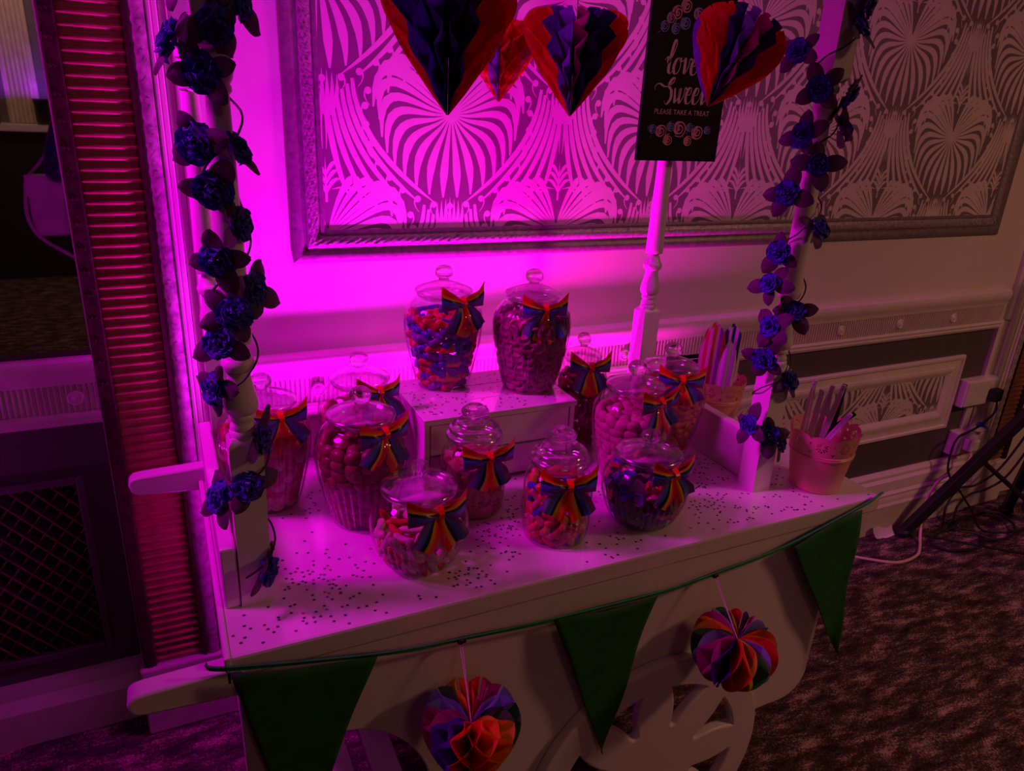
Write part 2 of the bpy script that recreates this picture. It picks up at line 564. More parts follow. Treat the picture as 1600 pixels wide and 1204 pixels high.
def lotus(F, cx, cz):
    # lily-pad leaf: petals leave the centre in all directions and droop
    NP = 26
    for i in range(NP):
        u = (i + 0.5) / NP * 2 - 1
        a = u * 2.55                          # angle of the tip, 0 = straight down
        a0 = u * 2.95                         # start direction is steeper
        rx = 0.198 * (1 - 0.10 * abs(u)) if abs(u) < 0.75 else 0.185
        rz = 0.200
        ex = cx + math.sin(a) * rx * (1.02 if abs(u) < .8 else 0.95 - 0.35 * (abs(u) - 0.8) / 0.2)
        ez = cz - math.cos(a) * rz * (1 if math.cos(a) > 0 else 0.42) + 0.004
        d0 = (math.sin(a0), -math.cos(a0))
        l0 = 0.085
        drop = 0.11 * abs(math.sin(a)) ** 0.8 + 0.05
        path = bez((cx + d0[0] * 0.008, cz + d0[1] * 0.008), (cx + d0[0] * l0, cz + d0[1] * l0 + 0.012 * abs(u)), (ex + 0.002 * math.sin(a), ez + drop), (ex - 0.010 * math.sin(a) * (1 if abs(u) < 0.6 else -0.6), ez - 0.006), 11)
        F.strip(path, lambda t: 0.0036 + 0.0182 * math.sin(min(1, t * 1.22) * PI * 0.5) ** 1.3 * (1 if t < 0.72 else max(0.02, (1 - (t - 0.72) / 0.28)) ** 0.8))
    F.disc((cx, cz), 0.012, 12)
    # beads on short stalks round the leaf
    for i in range(19):
        u = (i + 0.5) / 19 * 2 - 1
        a = u * 1.95
        rx, rz = 0.214, 0.218
        c = (cx + math.sin(a) * rx, cz - math.cos(a) * rz * (1 if math.cos(a) > 0 else 0.75) - 0.004)
        F.disc(c, 0.0085)
        s = 1 if u > 0 else -1
        F.strip(bez((c[0] + s * 0.006, c[1]), (c[0] + s * 0.011, c[1] - 0.008), (c[0] + s * 0.008, c[1] - 0.02), (c[0] - s * 0.004, c[1] - 0.032), 5), lambda t: 0.005 * (1 - 0.7 * t))
    # stems, bud and sprig between two leaves
    bx, bz = cx + PW / 2, cz + 0.035
    for k in range(7):
        o = (k - 3) / 3
        F.strip(bez((bx + o * 0.016, bz - 0.05), (bx + o * 0.034, bz - 0.02), (bx + o * 0.036, bz + 0.01), (bx + o * 0.033, bz + 0.048 - 0.012 * abs(o)), 6), lambda t: 0.010 * (1 if t < 0.55 else max(0.05, 1 - (t - 0.55) / 0.45)))
    for s in (-1, 1):
        F.strip(bez((bx + s * 0.005, bz - 0.03), (bx + s * 0.006, bz - 0.08), (bx + s * 0.006, bz - 0.10), (bx + s * 0.004, bz - 0.125), 6), lambda t: 0.007 * (1 - 0.8 * t))
        for k in range(6):
            p0 = (bx + s * (0.008 + 0.012 * k), bz - 0.03 + 0.012 * k)
            p3 = (bx + s * (0.055 + 0.042 * k), bz - 0.235 - 0.002 * k)
            p1 = (bx + s * (0.014 + 0.012 * k), bz - 0.09)
            p2 = (bx + s * (0.026 + 0.028 * k), bz - 0.175)
            F.strip(bez(p0, p1, p2, p3, 10), lambda t: 0.0142 * math.sin(PI * min(1, 0.12 + t * 0.86)) ** 0.6)
        F.strip(bez((bx + s * 0.012, bz - 0.215), (bx + s * 0.06, bz - 0.2), (bx + s * 0.10, bz - 0.235), (bx + s * 0.15, bz - 0.205), 8), lambda t: 0.008 * math.sin(PI * t) + 0.001)
        for k in range(3):
            F.strip(bez((bx, bz - 0.225 + 0.02 * k), (bx + s * 0.012, bz - 0.195 + 0.02 * k), (bx + s * 0.026, bz - 0.185 + 0.018 * k), (bx + s * (0.042 - 0.009 * k), bz - 0.195 + 0.02 * k), 6), lambda t: 0.009 * math.sin(PI * min(1, t + 0.1)) + 0.001)
    F.strip([(bx, bz - 0.245), (bx, bz - 0.19), (bx, bz - 0.14)], lambda t: 0.006 if t < 0.5 else 0.006 * (1 - t) * 2)

def wallpaper(parent, x0, x1, z0, z1, y):
    MB().box(x0, x1, y, y + 0.004, z0, z1).build('wallpaper_ground', PAPERBG, parent, smooth=False)
    F = Flat(x0, x1, z0, z1, y - 0.00008)
    for row in range(-6, 5):
        for c in range(-2, 7):
            cx = 0.653 + c * PW + (PW / 2 if row % 2 else 0)
            cz = 1.612 + row * PH
            if cx < x0 - 0.7 or cx > x1 + 0.7 or cz < z0 - 0.4 or cz > z1 + 0.4:
                continue
            lotus(F, cx, cz)
    return F.build('wallpaper_print', PAPERFG, parent, smooth=False)

wallpaper(trim1, FX0 + 0.07, FX1 - 0.07, FZ0 + 0.07, FZ1 - 0.07, WY - 0.0062)

# --- dado rail -------------------------------------------------------
def extrude_x(prof, x0, x1):
    mb = MB()
    n = len(prof)
    mb.add([(x, y, z) for x in (x0, x1) for (y, z) in prof],
           [(i, i + 1, n + i + 1, n + i) for i in range(n - 1)] + [tuple(range(n))[::-1], tuple(range(n, 2 * n))])
    return mb

def flutes(x0, x1, y, z0, z1, pitch, depth):
    mb = MB()
    n = int((x1 - x0) / pitch)
    vs, fs = [], []
    for i in range(n):
        xa = x0 + i * pitch
        for (dx, dy) in ((0, 0), (0.25, 0), (0.35, depth), (0.9, depth), (1.0, 0)):
            vs += [(xa + dx * pitch, y + dy, z0), (xa + dx * pitch, y + dy, z1)]
    m = len(vs) // 2
    for i in range(m - 1):
        fs.append((2 * i, 2 * i + 2, 2 * i + 3, 2 * i + 1))
    return mb.add(vs, fs)

def dado(parent, x0, x1, yw, dz=0.0, ros=()):
    lip = [(yw, 1.035), (yw - 0.018, 1.035), (yw - 0.027, 1.028), (yw - 0.030, 1.018), (yw - 0.029, 1.004), (yw - 0.024, 0.992), (yw - 0.018, 0.982), (yw - 0.016, 0.97), (yw, 0.97)]
    extrude_x([(y, z + dz) for y, z in lip], x0, x1).build('rail_cap', TRIMW, parent, angle=30)
    tag(flutes(x0, x1, yw - 0.016, 0.9 + dz, 0.971 + dz, 0.0118, 0.005).build('fluted_frieze', TRIMW, parent, smooth=False), kind='stuff')
    bead = [(yw, 0.901), (yw - 0.018, 0.901), (yw - 0.022, 0.893), (yw - 0.018, 0.886), (yw - 0.02, 0.878), (yw - 0.014, 0.868), (yw, 0.866)]
    extrude_x([(y, z + dz) for y, z in bead], x0, x1).build('rail_bead', TRIMW, parent, angle=30)
    for rx in ros:
        mb = MB().lathe([(0.0185, 0), (0.0185, 0.006), (0.015, 0.009), (0.012, 0.007), (0.008, 0.009), (0.001, 0.0115)], 16)
        mb.v = [(x + rx, yw - 0.014 - z, y + 0.937 + dz) for x, y, z in mb.v]
        mb.build('rosette', TRIMW, parent)

trim2 = empty('trim_2')
struct(trim2, 'cream dado rail with fluted frieze running behind the cart')
dado(trim2, 0.045, 3.1, WY, 0.0, [0.3 + 0.31 * i for i in range(9)])
trim3 = empty('trim_3')
struct(trim3, 'lilac-lit dado ledge with fluted frieze and round boss below the mirror')
dado(trim3, XL, -0.19, MY, 0.012, [-0.242])

# grey dado paint, framed lower panel -----------------------------------
trim4 = empty('trim_4')
struct(trim4, 'dark grey dado panel with small cream frame of lotus wallpaper')
MB().box(0.045, 3.1, WY - 0.002, WY + 0.002, 0.25, 0.885).build('grey_panel', GREYP, trim4, smooth=False)
P2 = (1.62, 2.94, 0.435, 0.765)
rect_moulding(trim4, *P2, [(0, 0), (0, 0.012), (0.004, 0.017), (0.014, 0.017), (0.018, 0.010), (0.046, 0.009), (0.050, 0.013)], WY, TRIMW, name='panel_frame')
rect_moulding(trim4, *P2, [(0.050, 0.013), (0.054, 0.014), (0.060, 0.0145), (0.066, 0.014), (0.072, 0.011), (0.078, 0.009), (0.088, 0.003)], WY,
              TRIMW, relief=lambda a, k: 0.0007 * math.sin(a * 2 * PI / 0.014 + k) if 0 < k < 6 else 0, step=0.006, name='carved_inner_frame')
wallpaper(trim4, P2[0] + 0.085, P2[1] - 0.085, P2[2] + 0.085, P2[3] - 0.085, WY - 0.004)

# skirting -----------------------------------------------------------------
sk = [(WY, 0.278), (WY - 0.012, 0.275), (WY - 0.02, 0.262), (WY - 0.02, 0.248), (WY - 0.03, 0.236), (WY - 0.032, 0.19), (WY - 0.04, 0.178), (WY - 0.038, 0.168),
      (WY - 0.042, 0.158), (WY - 0.042, 0.14), (WY - 0.048, 0.128), (WY - 0.046, 0.12), (WY - 0.046, 0.0), (WY, 0.0)]
struct(extrude_x(sk, 0.052, 3.19).build('baseboard_back', TRIMW, angle=25), 'tall stepped cream skirting board behind the cart')
sk2 = [(MY, 0.172), (MY - 0.014, 0.168), (MY - 0.02, 0.155), (MY - 0.022, 0.135), (MY - 0.036, 0.122), (MY - 0.046, 0.108), (MY - 0.046, 0.0), (MY, 0.0)]
struct(extrude_x(sk2, XL, -0.2).build('baseboard_left', TRIMW, angle=25), 'cream skirting board under the lattice grille')

# ribbed pilasters --------------------------------------------------------
rib_me = None
def pilaster(name, label, xa, flip, z_lo, z_hi, rib_lo, rib_hi):
    global rib_me
    root = empty(name, (xa, 0, 0))
    struct(root, label)
    s = -1 if flip else 1
    X = lambda a, b: (min(s * a, s * b), max(s * a, s * b))
    # local x measured from the outer dark edge
    MB().box(*X(0.028, 0.145), WY - 0.02, WY, z_lo, z_hi).build('rib_backing', GOLD, root, smooth=False)
    MB().box(*X(0.0, 0.030), WY - 0.034, WY + 0.08, z_lo, z_hi).build('dark_edge', GOLDD, root, smooth=False, bevel=0.003)
    MB().box(*X(0.143, 0.152), WY - 0.036, WY, z_lo, z_hi).build('dark_fillet', GOLDD, root, smooth=False)
    mb = MB()
    n = int((z_hi - z_lo) / 0.011)
    def prof_pt(i, a):
        return 0.0015 * math.sin(i * 2.4) * a
    vs, fs = [], []
    for i in range(n + 1):
        z = z_lo + (z_hi - z_lo) * i / n
        for k, (x, h) in enumerate(((0.152, 0.0), (0.152, 0.030), (0.160, 0.036), (0.168, 0.0375), (0.176, 0.036), (0.184, 0.030), (0.184, 0.0))):
            vs.append((s * x, WY - h - prof_pt(i + k, 1 if 1 < k < 5 else 0), z))
    for i in range(n):
        for k in range(6):
            q = (i * 7 + k, i * 7 + k + 1, (i + 1) * 7 + k + 1, (i + 1) * 7 + k)
            fs.append(q if s > 0 else q[::-1])
    mb.add(vs, fs).build('carved_band', BAND, root)
    for (a, b, h) in ((0.186, 0.196, 0.03), (0.197, 0.208, 0.022), (0.209, 0.226, 0.014), (0.226, 0.236, 0.024)):
        MB().box(*X(a, b), WY - h, WY, z_lo, z_hi).build('edge_moulding', TRIMW, root, smooth=False, bevel=0.003)
    if rib_me is None:
        m = MB()
        pr_ = [(0.0, -0.0111), (0.0022, -0.0109), (0.0024, -0.0030), (0.0060, -0.0012), (0.0088, 0.0018), (0.0085, 0.0042), (0.0045, 0.0060), (0.0024, 0.0072), (0.0022, 0.0109), (0.0, 0.0111)]
        K = len(pr_)
        xs = [(-0.057, 0.55), (-0.0545, 0.9), (-0.05, 1.0), (0.05, 1.0), (0.0545, 0.9), (0.057, 0.55)]
        m.add([(x, -h * f, z) for x, f in xs for h, z in pr_], [(i * K + k, (i + 1) * K + k, (i + 1) * K + k + 1, i * K + k + 1) for i in range(len(xs) - 1) for k in range(K - 1)] + [tuple(range(K)), tuple(range(6 * K - 1, 5 * K - 1, -1))])
        rib_me = m.mesh('rib', GOLD, True, 50)
    z = rib_lo + 0.012
    while z < rib_hi:
        link('rib', rib_me, root, loc=(s * 0.0865, WY - 0.02, z))
        z += 0.0222
    # beads on the dark edge
    mb = MB()
    z = rib_lo
    while z < rib_hi:
        for dx in (0.010, 0.018):
            mb.ball((s * dx, WY - 0.0345, z), 0.003, 0.002, 0.003, 6, 4)
        z += 0.05
    tag(mb.build('bead_row', GOLDD, root), kind='stuff')
    x0, x1 = X(-0.012, 0.236)
    MB().box(x0, x1, WY - 0.045, WY + (0.05 if not flip else 0.0), 0, z_lo).build('plinth', TRIMW, root, smooth=False, bevel=0.006)
    return root

pilaster('trim_5', 'ribbed gilt pilaster beside the mirror, lit red and pink', -0.185, False, 0.215, CEIL, 0.215, 2.12)
pilaster('trim_6', 'ribbed golden-brown pilaster at the right edge above the cables', 3.43, True, 0.215, CEIL, 0.215, 1.2)
trim7 = empty('trim_7')
struct(trim7, 'pale vertical moulding between the dado panel and the ribbed pilaster')
for (a, b, h) in ((3.095, 3.12, 0.02), (3.12, 3.165, 0.008), (3.165, 3.192, 0.024)):
    MB().box(a, b, WY - h, WY, 0.275, 0.9).build('edge_moulding', TRIMW, trim7, smooth=False, bevel=0.002)
for (a, b, h) in ((3.14, 3.165, 0.018), (3.165, 3.192, 0.024)):
    MB().box(a, b, WY - h, WY, 0.9, CEIL).build('edge_moulding', TRIMW, trim7, smooth=False, bevel=0.002)

# mirror + grille -----------------------------------------------------------
mirror = empty('wall_mirror', (-0.95, MY, 1.06))
tag(mirror, 'tall dark wall mirror above the ledge reflecting the dim room', 'mirror')
mm = bpy.data.materials.new('mirror_silver')
tt = nt(mm)
bb = tt.nodes['Principled BSDF']
bb.inputs['Base Color'].default_value = (0.72, 0.70, 0.74, 1)
bb.inputs['Metallic'].default_value = 1
nz = tt.nodes.new('ShaderNodeTexNoise')
nz.inputs['Scale'].default_value = 3
rr_ = tt.nodes.new('ShaderNodeMapRange')
rr_.inputs['To Min'].default_value = 0.01
rr_.inputs['To Max'].default_value = 0.03
tt.links.new(nz.outputs['Fac'], rr_.inputs['Value'])
tt.links.new(rr_.outputs[0], bb.inputs['Roughness'])
MB().box(-0.9, 0.757, -0.006, 0, 0, 1.45).build('mirror_glass', mm, mirror, smooth=False)
MB().box(0.752, 0.761, -0.010, 0, 0, 1.45).build('edge_strip', mat('mirror_edge_metal', (0.7, 0.62, 0.66), 0.3, metal=0.6), mirror, smooth=False)

grille = empty('radiator_grille', (-0.275, MY, 0.25))
tag(grille, 'dark diamond lattice grille in the grey dado below the mirror', 'grille')
MB().box(-1.0, 0, -0.003, 0, 0, 0.475).build('dark_backing', mat('grille_painted_dark', (0.006, 0.004, 0.006), 0.9), grille, smooth=False)  # near-black plate, shade behind the lattice put into its colour
BRONZE = mat('grille_bronze', (0.14, 0.045, 0.035), 0.5, metal=0.3, var=0.3, scale=40)
mb = MB()
gw, gh, pitch = 0.62, 0.475, 0.043
for s in (1, -1):
    k = -12
    while k < 30:
        # line x = x0 + s*t, z = t
        x0 = -gw + k * pitch if s > 0 else -gw + k * pitch
        pts = []
        for t0 in (0.0, gh):
            pts.append((x0 + s * t0 * 0.80, t0))
        (xa, za), (xb, zb) = pts
        # clip to -gw..0
        def clip(xa, za, xb, zb):
            lo, hi = 0.0, 1.0
            dx = xb - xa
            for bound, sign in ((-gw, 1), (0.0, -1)):
                fa, fb = sign * (xa - bound), sign * (xb - bound)
                if fa < 0 and fb < 0:
                    return None
                if fa < 0:
                    lo = max(lo, fa / (fa - fb))
                elif fb < 0:
                    hi = min(hi, fa / (fa - fb))
            if lo >= hi:
                return None
            return (xa + dx * lo, za + (zb - za) * lo, xa + dx * hi, za + (zb - za) * hi)
        c = clip(xa, za, xb, zb)
        if c:
            yy = -0.006 if s > 0 else -0.010
            mb.tube([(c[0], yy, c[1]), (c[2], yy, c[3])], 0.0026, 6)
        k += 1
tag(mb.build('lattice', BRONZE, grille), kind='stuff')
DGREY = GREYP
mb = MB().box(0, 0.018, -0.018, 0, -0.02, 0.495).build('grille_frame', DGREY, grille, smooth=False, bevel=0.003)
MB().box(-1.0, 0.0, -0.018, 0, 0.475, 0.495).build('grille_frame', DGREY, grille, smooth=False, bevel=0.003)
MB().box(-1.0, 0.0, -0.018, 0, -0.02, 0.0).build('grille_frame', DGREY, grille, smooth=False, bevel=0.003)

# far side of the room (what the mirror shows) -------------------------------
fp = empty('trim_8', (-1.05, YB, 0))
struct(fp, 'cream fluted column on the far wall, seen in the mirror')
CREAM = mat('far_column_cream', (0.62, 0.5, 0.36), 0.6)
for i in range(6):
    MB().box(i * 0.033, i * 0.033 + 0.022, 0, 0.07, 1.29, CEIL).build('flute', CREAM, fp, smooth=False, bevel=0.004)
MB().box(-0.02, 0.22, 0, 0.045, 1.29, CEIL).build('column_backing', CREAM, fp, smooth=False)
fr = MB().box(XL, XR, YB, YB + 0.30, 1.235, 1.285).build('trim_9', TRIMW, smooth=False)
struct(fr, 'pale ledge along the far wall, seen in the mirror')
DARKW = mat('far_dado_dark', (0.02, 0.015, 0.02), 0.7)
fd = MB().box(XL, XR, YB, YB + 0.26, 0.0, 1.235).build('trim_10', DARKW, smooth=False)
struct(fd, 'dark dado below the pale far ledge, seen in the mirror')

# ================================================================== SWEET CART
W, D = 1.386, 0.64
cart = empty('sweet_cart', (0, 0, 0))
tag(cart, 'white wooden sweet cart with turned posts, handles and spoked wheel', 'cart')
MB().box(0, W, 0, D, T - 0.04, T).build('table_top', TOPWHITE, cart, smooth=False, bevel=0.005)
MB().box(-0.006, 0.004, -0.004, D, T - 0.045, T + 0.004).build('edge_trim', WHITE, cart, smooth=False, bevel=0.003)

# front apron with arch (left) and wheel opening (right)
def arc(cx, cz, rx, rz, a0, a1, n):
    return [(cx + rx * math.cos(a0 + (a1 - a0) * i / n), cz + rz * math.sin(a0 + (a1 - a0) * i / n)) for i in range(n + 1)]
WC = (0.818, 0.292)
WR = 0.290
out = [(0.012, T - 0.04), (0.012, 0.30)]
out += [(0.03, 0.30)] + [p for p in arc(0.15, 0.40, 0.18, 0.25, PI, 0, 28) if p[0] > 0.03 and p[1] > 0.30]
out += [(0.335, 0.33), (0.53, 0.33)]
out += arc(WC[0], WC[1], 0.262, 0.262, PI - 0.15, 0.15, 30)
out += [(1.10, 0.33)] + arc(1.205, 0.40, 0.07, 0.07, -PI / 2, 0, 8) + [(1.275, T - 0.04)]
filled_shape('front_apron', [out[::-1]], 0.02, WHITE, cart, 0.003, Matrix.Translation((0, 0.0125, 0)))
out2 = [(0.012, T - 0.04), (0.012, 0.30), (0.03, 0.30)] + [p for p in arc(0.15, 0.40, 0.18, 0.25, PI, 0, 28) if p[0] > 0.03 and p[1] > 0.30] + [(0.335, 0.30), (1.275, 0.30), (1.275, T - 0.04)]
filled_shape('back_apron', [out2[::-1]], 0.02, WHITE, cart, 0.003, Matrix.Translation((0, 0.565, 0)))
MB().box(1.255, 1.275, 0.034, 0.554, 0.34, T - 0.04).build('end_apron', WHITE, cart, smooth=False)
MB().box(0.012, 0.03, 0.034, 0.554, 0.60, T - 0.04).build('end_apron', WHITE, cart, smooth=False)
# lower beams seen through the arch
for (x0, x1, z) in ((0.16, 0.215, 0.36), (0.245, 0.30, 0.38)):
    MB().box(x0, x1, 0.036, 0.553, z - 0.03, z).build('floor_beam', WHITE, cart, smooth=False, bevel=0.003)
for x in (0.34, 1.20):
    if x < 1:
        MB().box(x, x + 0.045, 0.036, 0.081, 0, 0.8).build('leg', WHITE, cart, smooth=False, bevel=0.003)
    MB().box(x, x + 0.045, 0.508, 0.553, 0, 0.8).build('leg', WHITE, cart, smooth=False, bevel=0.003)

# spoked wheel
def wheel_loops():
    loops = [arc(0, 0, WR, WR, 0, 2 * PI, 72)[:-1]]
    for k in range(8):
        a = math.radians(25 + 45 * k)
        pts = []
        ro, ri = 0.232, 0.118
        half = math.radians(15.5)
        raw = []
        for i in range(9):
            t = a - half + 2 * half * i / 8
            raw.append((ro * math.cos(t), ro * math.sin(t)))
        for q in (0.66, 0.33):
            r = ri + (ro - ri) * q
            hw = half * (0.25 + 0.75 * q) * 0.92
            raw.append((r * math.cos(a + hw), r * math.sin(a + hw)))
        for i in range(5):
            t = a + PI / 2 - PI * (i / 4) * 0 + 0
            tt_ = PI / 2 + PI * i / 4
            cx, cz = (ri + 0.012) * math.cos(a), (ri + 0.012) * math.sin(a)
            rx_, rz_ = 0.013 * math.cos(tt_), 0.013 * math.sin(tt_)
            raw.append((cx + rx_ * math.cos(a) - rz_ * math.sin(a), cz + rx_ * math.sin(a) + rz_ * math.cos(a)))
        for q in (0.33, 0.66):
            r = ri + (ro - ri) * q
            hw = half * (0.25 + 0.75 * q) * 0.92
            raw.append((r * math.cos(a - hw), r * math.sin(a - hw)))
        # round the corners (Chaikin)
        for _ in range(2):
            nr = []
            for i in range(len(raw)):
                p, q = raw[i], raw[(i + 1) % len(raw)]
                nr.append((0.75 * p[0] + 0.25 * q[0], 0.75 * p[1] + 0.25 * q[1]))
                nr.append((0.25 * p[0] + 0.75 * q[0], 0.25 * p[1] + 0.75 * q[1]))
            raw = nr
        loops.append(raw[::-1])
    return loops
wl = wheel_loops()
filled_shape('wheel', wl, 0.024, WHITE, cart, 0.0055, Matrix.Translation((WC[0], -0.0098, WC[1])))
filled_shape('wheel', wl, 0.024, WHITE, cart, 0.0055, Matrix.Translation((WC[0], 0.5885, WC[1])))

# handles on the left
def handle(y0, y1, z0, z1):
    n = 12
    mb = MB()
    prof = [(0.02, z1 - 0.0), (-0.115, z1 - 0.004)] + [(-0.128, z1 - 0.006), (-0.136, z1 - 0.012), (-0.138, z1 - 0.02), (-0.134, z0 + 0.014), (-0.130, z0 + 0.008)] + [(-0.118, z0 + 0.004), (0.02, z0 - 0.006)]
    k = len(prof)
    mb.add([(x, y, z) for y in (y0, y1) for x, z in prof], [tuple(range(k)), tuple(range(2 * k - 1, k - 1, -1))] + [(i, k + i, k + (i + 1) % k, (i + 1) % k) for i in range(k)])
    return mb.build('handle', WHITE, cart, bevel=0.004)
handle(-0.004, 0.032, T - 0.064, T - 0.018)
handle(0.575, 0.61, T - 0.016, T + 0.034)

# turned posts
H1, HS0, HS1, HTOP = 0.285, 0.4415, 0.78, 0.859
def post(x, y, lean=0.0):
    pw = 0.0245
    mb = MB()
    def sq(z0, z1, ch_lo, ch_hi):
        rings = []
        if ch_lo:
            rings.append((z0 - 0.010, 0.72))
        rings += [(z0, 1), (z1, 1)]
        if ch_hi:
            rings.append((z1 + 0.010, 0.72))
        vs, fs = [], []
        for z, s in rings:
            for sx, sy in ((-1, -1), (1, -1), (1, 1), (-1, 1)):
                vs.append((sx * pw * s, sy * pw * s, z))
        for i in range(len(rings) - 1):
            for k in range(4):
                fs.append((i * 4 + k, i * 4 + (k + 1) % 4, (i + 1) * 4 + (k + 1) % 4, (i + 1) * 4 + k))
        fs += [(3, 2, 1, 0), tuple(range(4 * len(rings) - 4, 4 * len(rings)))]
        mb.add(vs, fs)
    sq(0.0, H1, False, True)
    sq(HTOP, 1.27, True, False)
    pr = [(0.016, 0.288), (0.0205, 0.290), (0.0215, 0.2965), (0.0205, 0.303), (0.0185, 0.305), (0.0195, 0.309), (0.0185, 0.313), (0.0165, 0.316), (0.0165, 0.321),
          (0.0195, 0.323), (0.0195, 0.328), (0.0180, 0.330), (0.0225, 0.334), (0.0250, 0.342), (0.0245, 0.352), (0.0215, 0.365), (0.0182, 0.379), (0.0165, 0.392), (0.0168, 0.397),
          (0.0225, 0.4005), (0.0245, 0.407), (0.0240, 0.413), (0.0205, 0.418), (0.0190, 0.4195), (0.0175, 0.427), (0.0125, 0.437), (0.0125, 0.4395), (0.0205, 0.4405), (0.0222, 0.4445),
          (0.0222, 0.455), (0.0205, 0.55), (0.0180, 0.66), (0.0150, HS1 - 0.012), (0.0148, HS1 - 0.004), (0.0185, HS1), (0.0185, HS1 + 0.006), (0.0165, HS1 + 0.009), (0.0205, HS1 + 0.016),
          (0.0225, HS1 + 0.026), (0.0210, HS1 + 0.036), (0.0165, HS1 + 0.044), (0.0155, HS1 + 0.049), (0.0200, HS1 + 0.053), (0.0200, HS1 + 0.061), (0.0165, HS1 + 0.065), (0.0165, HTOP - 0.006)]
    mb.lathe(pr, 28)
    o = mb.build('post', WHITE, cart, angle=38, loc=(x, y, T))
    o.rotation_euler = (0, lean, 0)
    return o
PX0, PX1, PY0, PY1 = 0.057, 1.136, 0.1404, 0.6124
post(PX0, PY0, 0.012)
post(PX1, PY0)
post(PX0, PY1)
post(PX1, PY1)
for y in (PY0, PY1):
    MB().box(PX0 - 0.03, PX1 + 0.03, y - 0.02, y + 0.02, T + 1.27, T + 1.31).build('roof_beam', WHITE, cart, smooth=False, bevel=0.004)
for x in (PX0, PX1, 0.35, 0.65, 0.9):
    MB().box(x - 0.018, x + 0.018, -0.05 if x not in (PX0, PX1) else PY0 + 0.02, PY1 - 0.02, T + 1.275 if x in (PX0, PX1) else T + 1.311, T + 1.305 if x in (PX0, PX1) else T + 1.335).build('roof_slat', WHITE, cart, smooth=False, bevel=0.003)
# low side boards and back board
MB().box(0.007, 0.0315, 0.118, 0.636, T, T + 0.112).build('side_board', WHITE, cart, smooth=False, bevel=0.004)
MB().box(1.132, 1.158, 0.166, 0.587, T, T + 0.116).build('side_board', WHITE, cart, smooth=False, bevel=0.004)
MB().box(0.084, 1.109, 0.616, 0.634, T, T + 0.105).build('back_board', WHITE, cart, smooth=False, bevel=0.004)

# ================================================================== DRAWER UNIT
RX0, RX1, RY0, RY1, RH = 0.43, 0.79, 0.375, 0.613, 0.165
unit = empty('drawer_unit', ((RX0 + RX1) / 2, (RY0 + RY1) / 2, T))
tag(unit, 'small white two-drawer unit on the cart carrying two jars', 'drawer unit')
hx, hy = (RX1 - RX0) / 2, (RY1 - RY0) / 2
MB().box(-hx, -hx + 0.012, -hy, hy, 0, RH - 0.012).build('side_panel', WHITE, unit, smooth=False, bevel=0.001)
MB().box(hx - 0.012, hx, -hy, hy, 0, RH - 0.012).build('side_panel', WHITE, unit, smooth=False, bevel=0.001)
MB().box(-hx + 0.012, hx - 0.012, hy - 0.01, hy, 0, RH - 0.012).build('back_panel', WHITE, unit, smooth=False)
MB().box(-hx - 0.002, hx + 0.002, -hy - 0.004, hy, RH - 0.0125, RH - 0.006).build('top_board', WHITE, unit, smooth=False)
for i in range(3):
    d = (2 * hy + 0.004) / 3
    MB().box(-hx - 0.002, hx + 0.002, -hy - 0.004 + i * d + 0.0006, -hy - 0.004 + (i + 1) * d - 0.0006, RH - 0.006, RH).build('top_plank', TOPWHITE, unit, smooth=False, bevel=0.0012)
for (z0, z1) in ((0.004, 0.0745), (0.0795, RH - 0.015)):
    MB().box(-hx + 0.0145, hx - 0.0145, -hy + 0.001, -hy + 0.014, z0, z1).build('drawer_front', WHITE, unit, smooth=False, bevel=0.0015)

# ================================================================== JARS
PROF = {
    'A': [(0.052, 0.0), (0.058, 0.002), (0.061, 0.007), (0.064, 0.018), (0.071, 0.045), (0.078, 0.075), (0.0845, 0.105), (0.0875, 0.13), (0.0885, 0.15), (0.0875, 0.167), (0.083, 0.183), (0.075, 0.195), (0.066, 0.203), (0.0605, 0.2075), (0.0605, 0.214)],
    'B': [(0.050, 0.0), (0.056, 0.002), (0.062, 0.008), (0.071, 0.022), (0.079, 0.042), (0.085, 0.062), (0.087, 0.08), (0.0855, 0.096), (0.080, 0.112), (0.0715, 0.124), (0.064, 0.131), (0.0605, 0.135), (0.0605, 0.1415)],
    'C': [(0.052, 0.0), (0.058, 0.002), (0.0605, 0.006), (0.0625, 0.014), (0.064, 0.03), (0.0655, 0.07), (0.0655, 0.112), (0.064, 0.128), (0.060, 0.138), (0.054, 0.145), (0.0515, 0.148), (0.0515, 0.155)],
    'D': [(0.040, 0.0), (0.046, 0.002), (0.048, 0.008), (0.052, 0.035), (0.057, 0.075), (0.061, 0.12), (0.063, 0.15), (0.0625, 0.168), (0.058, 0.185), (0.051, 0.198), (0.0455, 0.206), (0.0445, 0.214)],
}
LIDZ = {'A': 0.214, 'B': 0.1415, 'C': 0.155, 'D': 0.214}
FLUTE = {'A': (34, 0.0017), 'B': (40, 0.0016), 'C': (30, 0.0013), 'D': (28, 0.0014)}
